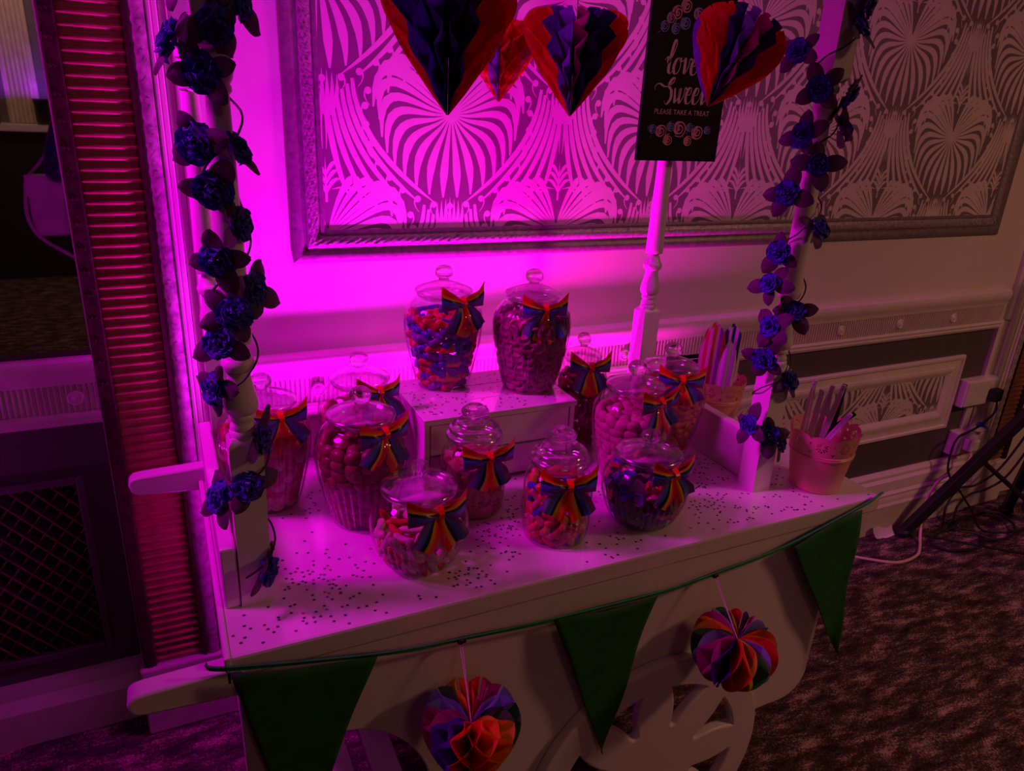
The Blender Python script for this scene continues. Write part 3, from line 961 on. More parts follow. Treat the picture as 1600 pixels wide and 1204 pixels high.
LID = {
    'A': ([(0.056, -0.010), (0.0595, -0.004), (0.0635, 0.0), (0.0655, 0.004), (0.0645, 0.008), (0.058, 0.0115), (0.044, 0.017), (0.028, 0.0225), (0.016, 0.0265), (0.012, 0.029)],
          [(0.010, 0.028), (0.011, 0.032), (0.017, 0.036), (0.0205, 0.043), (0.0195, 0.050), (0.015, 0.0565), (0.008, 0.0605), (0.0015, 0.0615)]),
    'B': ([(0.056, -0.010), (0.060, -0.003), (0.0665, 0.0), (0.0685, 0.004), (0.067, 0.0085), (0.058, 0.0125), (0.044, 0.017), (0.028, 0.021), (0.015, 0.0245), (0.011, 0.0265)],
          [(0.009, 0.0255), (0.010, 0.029), (0.0155, 0.033), (0.018, 0.039), (0.0172, 0.0455), (0.013, 0.051), (0.007, 0.0545), (0.0015, 0.0555)]),
    'C': ([(0.048, -0.010), (0.051, -0.003), (0.0555, 0.0), (0.0575, 0.006), (0.0555, 0.0115), (0.050, 0.014), (0.049, 0.0165), (0.051, 0.021), (0.048, 0.026), (0.040, 0.029), (0.036, 0.031), (0.036, 0.035), (0.031, 0.039), (0.020, 0.0415), (0.016, 0.043)],
          [(0.014, 0.042), (0.015, 0.0455), (0.022, 0.048), (0.0275, 0.053), (0.0275, 0.0585), (0.0225, 0.0635), (0.0175, 0.066), (0.016, 0.0685), (0.010, 0.071), (0.0015, 0.0715)]),
}
LID['D'] = ([(r * 0.735, z) for r, z in LID['A'][0]], [(r * 0.8, z) for r, z in LID['A'][1]])

def spline_prof(p, n=4):
    return [(max(1e-4, v[0]), v[1]) for v in catmull([Vector((a, b)) for a, b in p], n)]
JM = {}
for k in PROF:
    p = spline_prof(PROF[k], 3)
    zmax = LIDZ[k]
    nf, am = FLUTE[k]
    def fl(a, z, nf=nf, am=am, zmax=zmax):
        f = max(0.0, min(1.0, (z - 0.006) / 0.012)) * max(0.0, min(1.0, (zmax - 0.022 - z) / 0.02))
        return am * f * (abs(math.cos(nf * a / 2)) * 2 - 1.2)
    JM[k] = (MB().lathe(p, nf * 6, flute=fl).mesh('glass_body', GLASS, True, 80),
             MB().lathe([(LID[k][0][0][0] - 0.002, 0.0)] + spline_prof(LID[k][0], 2) + [(0.0005, LID[k][0][-1][1])], 48, cap=False).mesh('lid', GLASSL, True, 60),
             MB().lathe([(0.0005, LID[k][1][0][1])] + spline_prof(LID[k][1], 2), 28, flute=(lambda a, z: 0.0009 * math.cos(8 * a)) if k != 'C' else None).mesh('knob', GLASSK, True, 60))

def bow_meshes(seed):
    rnd = random.Random(seed)
    res = []
    for i, s in enumerate((-1, 1)):
        L = 0.046 * rnd.uniform(0.92, 1.08)
        fl = rnd.uniform(0.95, 1.15)
        tl = rnd.uniform(0.05, 0.24)
        def loop(u, v, s=s, L=L, fl=fl, tl=tl):
            q = 1 - abs(1 - 2 * u) ** 1.8
            hw = 0.005 + 0.0175 * q * fl
            if u > 0.5:
                hw *= 1 - 0.28 * math.sin(PI * (u - 0.5) * 2)
            w = v * 2 - 1
            dep = 0.010 * math.cos(PI * u) * (0.3 + 0.7 * math.sin(PI * min(1, q))) + 0.0032 * math.cos(w * 5 + 1.0) * (1 - 0.75 * q)
            x = L * q * (1 + 0.05 * w)
            z = w * hw + 0.004 * q - (0.006 * math.sin(PI * (u - 0.5) * 2) if u > 0.5 else 0)
            x, z = x * math.cos(tl) - 0.4 * z * math.sin(tl), z + x * math.sin(tl)
            return (s * (0.002 + x), -(dep + 0.013), z)
        m = MB().grid(loop, 24, 16, lambda u, v: (0.001 + 0.998 * v, u))
        res.append(('loop', m.mesh('bow_loop', RIBBON, True, 80)))
    for i, s in enumerate((-1, 1)):
        sp = rnd.uniform(0.30, 0.62)
        LL = rnd.uniform(0.052, 0.062)
        ph = rnd.uniform(0, 6)
        def tail(u, v, s=s, sp=sp, LL=LL, ph=ph):
            w = v * 2 - 1            # -1 outer (purple) .. +1 inner (red)
            hw = 0.0045 + 0.0155 * min(1, u * 1.7) ** 0.8
            ux = math.sin(sp) * LL * u
            uz = -math.cos(sp) * LL * u
            ax, az = math.cos(sp * 0.7), math.sin(sp * 0.7)
            x = s * (0.004 + ux - w * hw * ax)
            z = uz - w * hw * az * 0.8 - 0.006 * w * u
            y = -(0.017 + 0.0035 * math.sin(u * 5 + ph) + 0.003 * math.cos(w * 4.5 + ph) * u + 0.004 * u)
            return (x, y, z)
        m = MB().grid(tail, 14, 16, lambda u, v: (0.001 + 0.998 * v, u))
        res.append(('tail', m.mesh('bow_tail', RIBBON, True, 80)))
    m = MB().grid(lambda u, v: (0.0095 * (v - 0.5) * (1 - 0.25 * math.sin(PI * u)) * 1.2, -(0.012 + 0.0125 * math.sin(PI * u)), 0.0125 * (u - 0.5) * 1.9), 10, 6, lambda u, v: (0.80 + 0.19 * v, u))
    res.append(('knot', m.mesh('bow_knot', RIBBON, True, 80)))
    return res

JARS = [  # x, y, base z, type, bow azimuth, bow height, bow radius, label
    (0.539, 0.566, T + RH, 'A', -76, 0.213, 0.064, 'ribbed glass jar of blue and red jelly sweets, left one on the drawer unit'),
    (0.724, 0.486, T + RH, 'A', -96, 0.209, 0.066, 'ribbed glass jar of dull pink rings, right one on the drawer unit'),
    (0.122, 0.444, T, 'A', -73, 0.215, 0.064, 'ribbed jar of pink sweets with white ones, beside the left front post'),
    (0.330, 0.512, T, 'A', -71, 0.215, 0.064, 'ribbed jar mostly hidden behind the big dark pink jar'),
    (0.284, 0.317, T, 'A', -69, 0.213, 0.064, 'large ribbed jar of dark pink lumps in front of the drawer unit'),
    (0.341, 0.141, T, 'B', -82, 0.140, 0.066, 'squat round jar of cream-white sweets near the front edge'),
    (0.502, 0.279, T, 'C', -88, 0.150, 0.062, 'slim jar with stacked-ring lid holding beige fudge chunks'),
    (0.614, 0.126, T, 'C', -104, 0.150, 0.062, 'slim jar of multicoloured gummy sweets at the front middle'),
    (0.810, 0.115, T, 'B', -84, 0.140, 0.066, 'squat round jar of black, blue and pink sweets'),
    (0.885, 0.285, T, 'A', -78, 0.210, 0.066, 'ribbed jar of pale pink ovals behind the squat dark jar'),
    (1.045, 0.370, T, 'A', -107, 0.215, 0.064, 'ribbed jar of orange-pink sweets by the right side board'),
    (0.877, 0.500, T, 'D', -100, 0.213, 0.048, 'narrow tall jar of red sweets right of the drawer unit'),
]
for n, (x, y, z, k, az, bh, br, lab) in enumerate(JARS):
    root = empty('sweet_jar', (x, y, z))
    tag(root, lab, 'jar', 'ribbon-tied sweet jars on the cart')
    link('glass_body', JM[k][0], root)
    lid = link('lid', JM[k][1], root, loc=(0, 0, LIDZ[k] + 0.0045))
    link('knob', JM[k][2], lid)
    a = math.radians(az)
    nrm = Vector((math.cos(a), math.sin(a), 0))
    right = Vector((-nrm.y, nrm.x, 0))
    mtx = Matrix.Identity(4)
    for i in range(3):
        mtx[i][0], mtx[i][1], mtx[i][2] = right[i], -nrm[i], (0, 0, 1)[i]
    for i in range(3):
        for j in range(3):
            mtx[i][j] *= 1.16
    pos = nrm * (br - 0.006)
    mtx[0][3], mtx[1][3], mtx[2][3] = pos.x, pos.y, bh - 0.004
    parts = bow_meshes(n * 13 + 5)
    bow = link('bow', parts[4][1], root, mtx=mtx)
    bow['label'] = 'rainbow striped satin ribbon bow'
    for nm, me in parts[:4]:
        link('bow_' + nm, me, bow)

# ================================================================== SWEETS
def capsule(L, r, bend=0.0, taper=1.0, n=8):
    pts, rs = [], []
    for i in range(9):
        t = i / 8
        x = (t - 0.5) * L
        pts.append((x, 0, bend * (4 * (t - 0.5) ** 2 - 0.5)))
        e = abs(t - 0.5) * 2
        rs.append(max(0.0008, r * math.sqrt(max(0.02, 1 - max(0, (e - 0.62) / 0.38) ** 2)) * (1 + (taper - 1) * t)))
    return MB().tube(pts, r, n, rs)
def chunk(rnd, a, b, c):
    mb = MB().box(-a / 2, a / 2, -b / 2, b / 2, -c / 2, c / 2)
    mb.v = [tuple(q * rnd.uniform(0.78, 1.15) for q in p) for p in mb.v]
    return mb
def ring(R, r):
    return MB().lathe([(R + r * math.cos(2 * PI * i / 8), r * math.sin(2 * PI * i / 8)) for i in range(9)], 16, cap=False)
def disc(R, h):
    return MB().lathe([(0.0003, -h * .8), (R * 0.8, -h), (R * 0.97, -h * .6), (R, 0), (R * 0.97, h * .6), (R * 0.8, h), (R * 0.7, h * .75), (0.0003, h * .6)], 16, cap=False)

def cm(name, c, rough=0.35, tr=0.35):
    return mat(name, tuple(min(0.95, q * 0.95) for q in c), rough, var=0.15, scale=60, trans=tr)
BLUE_S = cm('sweet_blue', (0.05, 0.06, 0.45))
PURP_S = cm('sweet_purple', (0.2, 0.05, 0.4))
RED_S = cm('sweet_red', (0.6, 0.03, 0.04))
ORAN_S = cm('sweet_orange', (0.8, 0.25, 0.06))
YEL_S = cm('sweet_yellow', (0.75, 0.5, 0.05))
PINK_S = cm('sweet_pink', (0.62, 0.12, 0.2))
DPINK_S = cm('sweet_dark_pink', (0.26, 0.02, 0.05))
RPINK_S = cm('sweet_reddish_pink', (0.32, 0.04, 0.07))
DUST_S = cm('sweet_dusty_pink', (0.38, 0.12, 0.18), 0.6)
CREAM_S = cm('sweet_cream', (0.80, 0.62, 0.5), 0.55)
FUDGE_S = cm('sweet_fudge', (0.55, 0.27, 0.17), 0.7, 0.05)
FUDGED_S = cm('sweet_brown', (0.3, 0.09, 0.06), 0.7, 0.05)
BLACK_S = cm('sweet_black', (0.012, 0.012, 0.014), 0.4, 0.0)
GREY_S = cm('sweet_grey_green', (0.12, 0.14, 0.11), 0.6, 0.0)
PALE_S = cm('sweet_pale_pink', (0.65, 0.22, 0.30), 0.6)
PEACH_S = cm('sweet_peach', (0.72, 0.22, 0.15), 0.6)

rs = random.Random(3)
SW = {
    0: (0.176, 0.033, [('jelly_worm', capsule(0.042, 0.0095, 0.007), [(BLUE_S, 'blue'), (PURP_S, 'purple'), (BLUE_S, 'blue'), (RED_S, 'red'), (ORAN_S, 'orange')])], 'jelly worm in the left jar on the drawer unit', 0.0105),
    1: (0.170, 0.0255, [('sugared_ring', ring(0.0125, 0.0058), [(DUST_S, 'dusty pink')]), ('sugared_disc', disc(0.0175, 0.0055), [(DUST_S, 'dusty pink'), (PALE_S, 'pale pink')])], 'sweet in the right jar on the drawer unit', 0.0065),
    2: (0.168, 0.029, [('round_sweet', MB().ball((0, 0, 0), 0.0165, 0.016, 0.0105, 12, 8), [(PINK_S, 'pink'), (PINK_S, 'pink'), (RED_S, 'red'), (CREAM_S, 'white')])], 'round sweet in the jar beside the left front post', 0.0115),
    3: (0.15, 0.029, [('round_sweet', MB().ball((0, 0, 0), 0.015, 0.014, 0.009, 12, 8), [(PINK_S, 'pink')])], 'round sweet in the jar behind the big dark pink jar', 0.0105),
    4: (0.182, 0.033, [('jelly_lump', MB().ball((0, 0, 0), 0.0195, 0.0155, 0.012, 12, 8), [(DPINK_S, 'dark pink'), (DPINK_S, 'dark pink'), (RPINK_S, 'reddish pink')])], 'jelly lump in the large ribbed jar', 0.013),
    5: (0.078, 0.031, [('milk_bottle_sweet', capsule(0.048, 0.0085, 0.004, 0.7), [(CREAM_S, 'cream-white'), (CREAM_S, 'cream-white'), (CREAM_S, 'cream-white'), (CREAM_S, 'cream-white'), (RED_S, 'red'), (ORAN_S, 'orange')])], 'sweet in the squat jar at the front edge', 0.0095),
    6: (0.118, 0.024, [('fudge_chunk', chunk(rs, 0.026, 0.021, 0.016), [(FUDGE_S, 'beige'), (FUDGE_S, 'beige'), (FUDGED_S, 'brown')]), ('fudge_chunk', chunk(rs, 0.030, 0.017, 0.016), [(FUDGE_S, 'beige'), (FUDGE_S, 'beige')])], 'fudge chunk in the slim jar with stacked-ring lid', 0.0105),
    7: (0.118, 0.026, [('gummy_sweet', capsule(0.032, 0.0088, 0.003, 0.8), [(YEL_S, 'yellow'), (ORAN_S, 'orange'), (RED_S, 'red'), (PINK_S, 'pink'), (ORAN_S, 'orange'), (YEL_S, 'yellow'), (RED_S, 'red'), (RED_S, 'red'), (BLUE_S, 'blue'), (PINK_S, 'pink')])], 'gummy sweet in the slim front jar', 0.0095),
    8: (0.104, 0.030, [('allsort', chunk(rs, 0.030, 0.026, 0.019), [(BLACK_S, 'black'), (BLACK_S, 'black'), (RED_S, 'red'), (GREY_S, 'grey'), (PINK_S, 'pink')]), ('allsort', disc(0.0155, 0.0095), [(BLUE_S, 'blue'), (PURP_S, 'purple'), (BLACK_S, 'black'), (PINK_S, 'pink')])], 'liquorice sweet in the squat dark jar', 0.0125),
    9: (0.165, 0.031, [('oval_sweet', MB().ball((0, 0, 0), 0.021, 0.0145, 0.011, 12, 8), [(PALE_S, 'pale pink')])], 'oval sweet in the jar behind the squat dark jar', 0.012),
    10: (0.175, 0.03, [('foam_sweet', capsule(0.040, 0.0095, 0.006), [(PEACH_S, 'peach'), (ORAN_S, 'orange')])], 'foam sweet in the jar by the right side board', 0.0105),
    11: (0.165, 0.027, [('jelly_finger', capsule(0.036, 0.008, 0.004), [(RED_S, 'red'), (PINK_S, 'pink'), (DPINK_S, 'dark pink')])], 'jelly finger in the narrow tall jar', 0.009),
}
def rin(k, z):
    p = PROF[k]
    for (r0, z0), (r1, z1) in zip(p, p[1:]):
        if z0 <= z <= z1:
            return r0 + (r1 - r0) * (z - z0) / (z1 - z0)
    return p[0][0]
VIS = {0: 250, 1: 250, 2: 200, 3: 180, 4: 220, 5: 360, 6: 240, 7: 260, 8: 300, 9: 210, 10: 200, 11: 210}
cache = {}
for n, (fill, size, kinds, lab, th) in SW.items():
    jx, jy, jz, k = JARS[n][:4]
    rnd = random.Random(100 + n)
    face = math.atan2(-0.9372 - jy, -0.019 - jx)
    zc = 0.003 + th
    layer = 0
    while zc < fill:
        Rw = min(rin(k, max(0.004, zc - th * 0.6)), rin(k, zc), rin(k, zc + th * 0.6)) - th - 0.0035
        top = zc + size * 0.56 >= fill
        rings = [Rw]
        if top or layer == 0:
            q = Rw - size * 0.95
            while q > size * 0.3:
                rings.append(q)
                q -= size * 0.95
        for ri_, rr in enumerate(rings):
            cnt = max(1, int(2 * PI * rr / (size * 0.86)))
            a0 = rnd.uniform(0, 6.28)
            for c in range(cnt):
                ang = a0 + 2 * PI * c / cnt
                dlt = (ang - face + PI) % (2 * PI) - PI
                if abs(math.degrees(dlt)) > VIS[n] / 2 and ri_ == 0 and not top:
                    continue
                nm, mbk, cols = rnd.choice(kinds)
                m, cn = rnd.choice(cols)
                key = (n, nm, id(mbk), m.name)
                if key not in cache:
                    cache[key] = mbk.mesh(nm, m, True, 50)
                o = bpy.data.objects.new(nm, cache[key])
                COL.objects.link(o)
                tag(o, cn + ' ' + lab, 'sweet', cn + ' sweets, jar: ' + lab.split(' in the ')[1])
                nv = Vector((math.cos(ang), math.sin(ang), 0))
                flat = ri_ > 0
                zz = zc + rnd.uniform(-0.12, 0.12) * th
                o.location = (jx + nv.x * rr, jy + nv.y * rr, jz + max(zz, 0.0025 + th))
                if flat:
                    rot = Matrix.Rotation(rnd.uniform(0, 6.28), 4, 'Z') @ Matrix.Rotation(rnd.uniform(-0.25, 0.25), 4, 'X')
                else:
                    # thin axis (local Z) along the radius, long axis anywhere in the tangent plane
                    tan = Vector((-nv.y, nv.x, 0))
                    B = Matrix((tan, Vector((0, 0, 1)), nv)).transposed().to_4x4()
                    spin = rnd.uniform(-0.7, 0.7) + (PI if rnd.random() < 0.5 else 0)
                    if nm in ('milk_bottle_sweet', 'gummy_sweet', 'jelly_finger'):
                        spin = rnd.uniform(-1.4, 1.4)
                    rot = Matrix.Rotation(rnd.uniform(-0.35, 0.35), 4, tan) @ Matrix.Rotation(rnd.uniform(-0.3, 0.3), 4, 'Z') @ B @ Matrix.Rotation(spin, 4, 'Z')
                o.rotation_euler = rot.to_euler()
        zc += size * 0.56
        layer += 1

# ================================================================== PAPER HONEYCOMB HEARTS
PAPER = {}
def pm(n, c):
    PAPER[n] = mat('tissue_' + n, c, 0.75, var=0.06, scale=20, trans=0.58)
pm('red', (0.80, 0.02, 0.02)); pm('orange', (0.85, 0.22, 0.01)); pm('yellow', (0.80, 0.48, 0.02)); pm('green', (0.05, 0.22, 0.05))
pm('blue', (0.28, 0.33, 0.62)); pm('purple', (0.09, 0.02, 0.30)); pm('pink', (0.55, 0.01, 0.25)); pm('navy', (0.035, 0.03, 0.17)); pm('violet', (0.25, 0.10, 0.60))
HEART = [(0.015, 0.0), (0.17, 0.10), (0.40, 0.25), (0.62, 0.41), (0.80, 0.56), (0.93, 0.70), (0.995, 0.80), (0.985, 0.89), (0.90, 0.965), (0.74, 1.0), (0.55, 0.995), (0.35, 0.955), (0.17, 0.89), (0.03, 0.81)]
BALL = [(0.015, 0.05), (0.22, 0.10), (0.48, 0.19), (0.70, 0.31), (0.87, 0.45), (0.97, 0.60), (1.0, 0.73), (0.96, 0.84), (0.86, 0.93), (0.70, 0.985), (0.50, 1.0), (0.30, 0.975), (0.14, 0.93), (0.03, 0.87)]
def honeycomb(label, top, R, H, cols, turn, string_to, prof=HEART, rot=None, nper=1, cells=6, knot=False):
    root = empty('paper_heart', top)
    tag(root, label, 'paper heart', 'rainbow honeycomb paper hearts')
    N = len(cols) * nper
    dip = prof[-1][1]
    pp = [(v.x, v.y) for v in catmull([Vector(p) for p in prof], 2)]
    P = len(pp)
    cache_m = {}
    rotm = rot or Matrix.Identity(4)
    for k in range(N):
        a = turn + 2 * PI * k / N
        sgn = 1 if k % 2 == 0 else -1
        vs, fs = [], []
        for i, (r, z) in enumerate(pp):
            s = i / (P - 1)
            ph = s * cells * 2
            tri = 1 - 2 * abs((ph % 2) - 1)          # -1..1 triangle wave
            env = min(1.0, s * 8, (1 - s) * 10)
            da = sgn * tri * env * PI / N * 0.97
            zin = 0.05 + (dip - 0.05) * s
            vs.append((0.0006 * math.cos(a), 0.0006 * math.sin(a), (zin - dip) * H))
            rm = r * 0.55 * R
            zm = (z * 0.55 + zin * 0.45 - dip) * H
            vs.append((rm * math.cos(a + da * 0.8), rm * math.sin(a + da * 0.8), zm))
            vs.append((r * R * math.cos(a + da), r * R * math.sin(a + da), (z - dip) * H))
        for i in range(P - 1):
            for j in range(2):
                fs.append((i * 3 + j, i * 3 + j + 1, (i + 1) * 3 + j + 1, (i + 1) * 3 + j))
        mb = MB().add(vs, fs)
        mb.v = [tuple(rotm @ Vector(v)) for v in mb.v]
        mb.build('paper_fold', PAPER[cols[(k // nper) % len(cols)]], root, smooth=False)
    st = Vector(string_to) - Vector(top)
    base = Vector((0, 0, 0))
    for dx in (-0.0025, 0.0025):
        MB().tube([base, (base + st) * 0.5 + Vector((dx * 0.3, 0, 0)), st + Vector((dx, 0, 0))], 0.0009, 5).build('string', THREAD, root)
    if knot:
        MB().ball(st, 0.0065, 0.005, 0.006, 8, 6).ball(st + Vector((0.007, 0, -0.002)), 0.004, 0.002, 0.003, 6, 4).build('string_knot', BLACKP, root)
    return root
RB = ['red', 'orange', 'yellow', 'green', 'blue', 'purple', 'pink']
ZB = T + 1.31
def turn_for(x, y):
    # colour 0 starts at the left silhouette as seen from the front of the cart
    return math.atan2(-0.94 - y, -0.02 - x) - PI / 2 - math.radians(12)
def seq(t):
    names = dict(r='red', o='orange', y='yellow', g='green', b='blue', p='purple', k='pink', n='navy', v='violet')
    return [names[c] for c in t]
honeycomb('largest rainbow paper heart, nearest the left, dark purple in front', (0.332, 0.005, 1.754), 0.085, 0.164, seq('rrrnnpnnrrrooyygbbpk'), turn_for(.33, 0), (0.332, 0.005, ZB))
honeycomb('middle hanging paper heart with a violet fold down its front', (0.594, 0.15, 1.748), 0.082, 0.152, seq('nrrrpvknnrrrooyygbbn'), turn_for(.59, .15), (0.594, 0.15, ZB))
honeycomb('tilted red and purple paper heart in front of the black sign', (0.915, 0.15, 1.757), 0.082, 0.152, seq('vvrrrnvknrrroyyggbbv'), turn_for(.91, .15), (0.905, 0.15, ZB),
          rot=Matrix.Rotation(math.radians(30), 4, 'Y') @ Matrix.Rotation(math.radians(-8), 4, 'X'))
honeycomb('pink-red paper heart hanging at the back, half hidden by the largest one', (0.652, 0.56, 1.765), 0.082, 0.152, seq('rrkrvvrrrkrrooyygbbp'), turn_for(.65, .56), (0.652, 0.56, ZB))
honeycomb('rainbow paper heart hung on the front bunting at the left', (0.352, -0.098, 0.690), 0.082, 0.185, seq('bkkpprrrooyggbbkkroygb'), turn_for(.345, -.08), (0.359, -0.026, 0.795), knot=True, cells=4)
honeycomb('round rainbow paper ball hung on the front bunting above the wheel', (0.905, -0.108, 0.694), 0.084, 0.150, seq('oygbkkpproygbrryogbkprygbk'), turn_for(.9, -.09), (0.901, -0.026, 0.785), prof=BALL, knot=True, cells=2,
          rot=Matrix.Rotation(math.radians(10), 4, 'X'))

# ================================================================== BUNTING
bunt = empty('bunting', (0, 0, T))
tag(bunt, 'green triangular cloth bunting strung along the cart front', 'bunting')
line = [(-0.030, -0.008, 0.864), (-0.003, -0.014, 0.853), (0.217, -0.022, 0.8125), (0.359, -0.022, 0.797), (0.537, -0.022, 0.785), (0.762, -0.022, 0.779), (0.901, -0.022, 0.787), (1.098, -0.020, 0.808), (1.298, -0.014, 0.852), (1.375, -0.007, 0.868)]
lp = catmull(line, 8)
def ribbon(u, v):
    i = u * (len(lp) - 1)
    k = min(int(i), len(lp) - 2)
    p = lp[k].lerp(lp[k + 1], i - k)
    return (p.x, p.y - 0.001 + 0.0012 * math.sin(u * 40), p.z - T + (v - 0.5) * 0.010)
MB().grid(ribbon, 90, 2).build('tape', GREENT, bunt)
MB().tube([(p.x, p.y - 0.003, p.z - T + 0.0035) for p in lp], 0.0018, 6).build('cord', GREENT, bunt)
def flag(xa, za, xb, zb, ax, az, seed, lean=0.0):
    rnd = random.Random(seed)
    p1, p2 = rnd.uniform(0, 6), rnd.uniform(0, 6)
    def f(u, v):
        # v 0 top .. 1 apex
        x0, z0 = xa + (xb - xa) * u, za + (zb - za) * u
        x = x0 + (ax - x0) * v
        z = z0 + (az - z0) * v
        w = 1 - v
        y = -0.0275 - 0.005 * math.sin(u * 4 * w + p1 + v * 5) * w - 0.004 * math.sin(v * 9 + p2 + u * 3) - 0.006 * v + lean * v
        return (x, y, z - T)
    m = MB().grid(f, 18, 24)
    o = m.build('flag', GREEN, bunt)
    sd = o.modifiers.new('solid', 'SOLIDIFY')
    sd.thickness = 0.0008
    return o
flag(0.0, 0.852, 0.217, 0.812, 0.075, 0.455, 1)
flag(0.537, 0.785, 0.762, 0.779, 0.670, 0.424, 2, -0.004)
flag(1.098, 0.808, 1.298, 0.852, 1.322, 0.462, 3)

# ================================================================== FLOWER GARLANDS
def rose_mesh(seed):
    rnd = random.Random(seed)
    mb = MB()
    for ring_, (cnt, R, tiltv, sz) in enumerate(((3, 0.003, 1.3, 0.0125), (4, 0.007, 0.95, 0.0155), (5, 0.010, 0.6, 0.0175), (5, 0.012, 0.2, 0.0185))):
        for c in range(cnt):
            a = 2 * PI * (c + 0.4 * ring_) / cnt + rnd.uniform(-0.2, 0.2)
            tl = tiltv + rnd.uniform(-0.15, 0.15)
            s = sz * rnd.uniform(0.85, 1.15)
            def pet(u, v):
                w = (v * 2 - 1) * s * 0.95 * min(1, (u * 1.8 + 0.05)) ** 0.6 * math.sqrt(max(0.03, 1 - max(0, (u - 0.55) / 0.46) ** 2))
                l = u * s * 1.25
                cup = 0.25 * s * ((v * 2 - 1) ** 2) + 0.004 * math.sin(v * 9 + u * 4) * u
                # local: l along outward/up, w across
                out = R * 0.5 + l * math.cos(tl) - cup * math.sin(tl)
                up = l * math.sin(tl) + cup * math.cos(tl) - 0.006 * (u ** 3) * (1 if ring_ else 0)
                return (out * math.cos(a) - w * math.sin(a), out * math.sin(a) + w * math.cos(a), up - 0.004)
            mb.grid(pet, 5, 4)
    return mb.mesh('rose', ROSE, True, 75)
def leaf_mesh():
    return MB().grid(lambda u, v: ((v * 2 - 1) * 0.0135 * math.sin(PI * min(1, 0.06 + u * 0.93)) ** 0.6, 0.038 * u, 0.004 * math.sin(u * 3) - 0.003 * abs(v * 2 - 1)), 7, 4).mesh('leaf', LEAF, True, 80)
ROSES = [rose_mesh(s) for s in range(4)]
LEAFM = leaf_mesh()
def frame_from(nv, spin):
    nv = nv.normalized()
    q = nv.to_track_quat('Z', 'Y').to_matrix().to_4x4()
    return q @ Matrix.Rotation(spin, 4, 'Z')
def garland(label, px, py, spots, z_list, seed, lean=0.0):
    rnd = random.Random(seed)
    root = empty('flower_garland', (px, py, T))
    tag(root, label, 'garland', 'blue rose garlands wound round the front posts')
    # vine spirals round the post
    zs = sorted(z_list)
    pts = []
    z0, z1 = zs[0] - 0.01, zs[-1] + 0.02
    nturn = (z1 - z0) / 0.16
    n = int(nturn * 14)
    for i in range(n + 1):
        t = i / n
        a = 2 * PI * nturn * t + rnd.uniform(-0.1, 0.1) - 2.0
        z = z0 + (z1 - z0) * t - T
        r = 0.036 if (z < 0.29 or z > 0.85) else 0.029
        cx = lean * z
        pts.append((cx + r * math.cos(a), r * math.sin(a), z))
    MB().tube(catmull(pts, 2), 0.0016, 6).build('vine', STEM, root)
    for i, (x, y, z, f) in enumerate(spots):
        p = Vector((x - px, y - py, z - T))
        nv = Vector((p.x * 1.2 + f * 0.2, -0.030 + rnd.uniform(-0.02, 0.02), rnd.uniform(-0.012, 0.03)))
        m = Matrix.Translation(p) @ frame_from(nv, rnd.uniform(0, 6)) @ Matrix.Scale(rnd.uniform(0.78, 0.95), 4)
        link('rose', ROSES[i % 4], root, mtx=m)
        nl = rnd.choice((3, 4, 4))
        b = rnd.uniform(0, 6.28)
        for k in range(nl):
            ang = b + 2 * PI * k / nl + rnd.uniform(-0.4, 0.4)
            nn = nv.normalized()
            side = nn.orthogonal().normalized()
            dirv = (Matrix.Rotation(ang, 4, nn) @ side)
            dirv = (dirv + nn * rnd.uniform(-0.25, 0.3)).normalized()
            zax = (nn - dirv * nn.dot(dirv)).normalized()
            xax = dirv.cross(zax)
            B = Matrix.Identity(4)
            for q in range(3):
                B[q][0], B[q][1], B[q][2] = xax[q], dirv[q], zax[q]
            s = rnd.uniform(0.9, 1.25)
            link('leaf', LEAFM, root, mtx=Matrix.Translation(p - nn * 0.007 + dirv * 0.006) @ B @ Matrix.Scale(s, 4))
FLR = [(0.014, 1.692), (0.070, 1.712), (0.047, 1.657), (0.104, 1.739), (0.033, 1.574), (0.086, 1.568), (0.049, 1.515), (0.082, 1.469), (0.044, 1.425), (0.092, 1.376), (0.060, 1.350), (0.037, 1.311), (0.024, 1.236), (0.086, 1.148), (0.058, 1.080), (0.015, 1.057), (0.078, 0.925), (0.030, 1.765), (0.075, 1.80)]
garland('blue rose garland wound round the left front post', PX0, PY0, [(x, 0.102 if abs(x - 0.057) < 0.025 else 0.125, z, 0) for x, z in FLR], [z for x, z in FLR], 11, 0.012)
FRR = [(1.043, 1.752, .14), (1.145, 1.800, .10), (1.152, 1.834, .10), (1.087, 1.693, .115), (1.150, 1.684, .10), (1.172, 1.628, .115), (1.082, 1.612, .13), (1.105, 1.562, .10), (1.075, 1.505, .135), (1.143, 1.445, .10), (1.075, 1.392, .13), (1.060, 1.332, .125), (1.118, 1.277, .10), (1.075, 1.246, .12), (1.072, 1.175, .115), (1.145, 1.127, .10), (1.062, 1.03, .115), (1.110, 1.003, .10), (1.165, 0.975, .11)]
garland('blue rose garland wound round the right front post', PX1, PY0, [(x, y, z, 0) for x, z, y in FRR], [z for x, z, y in FRR], 23)

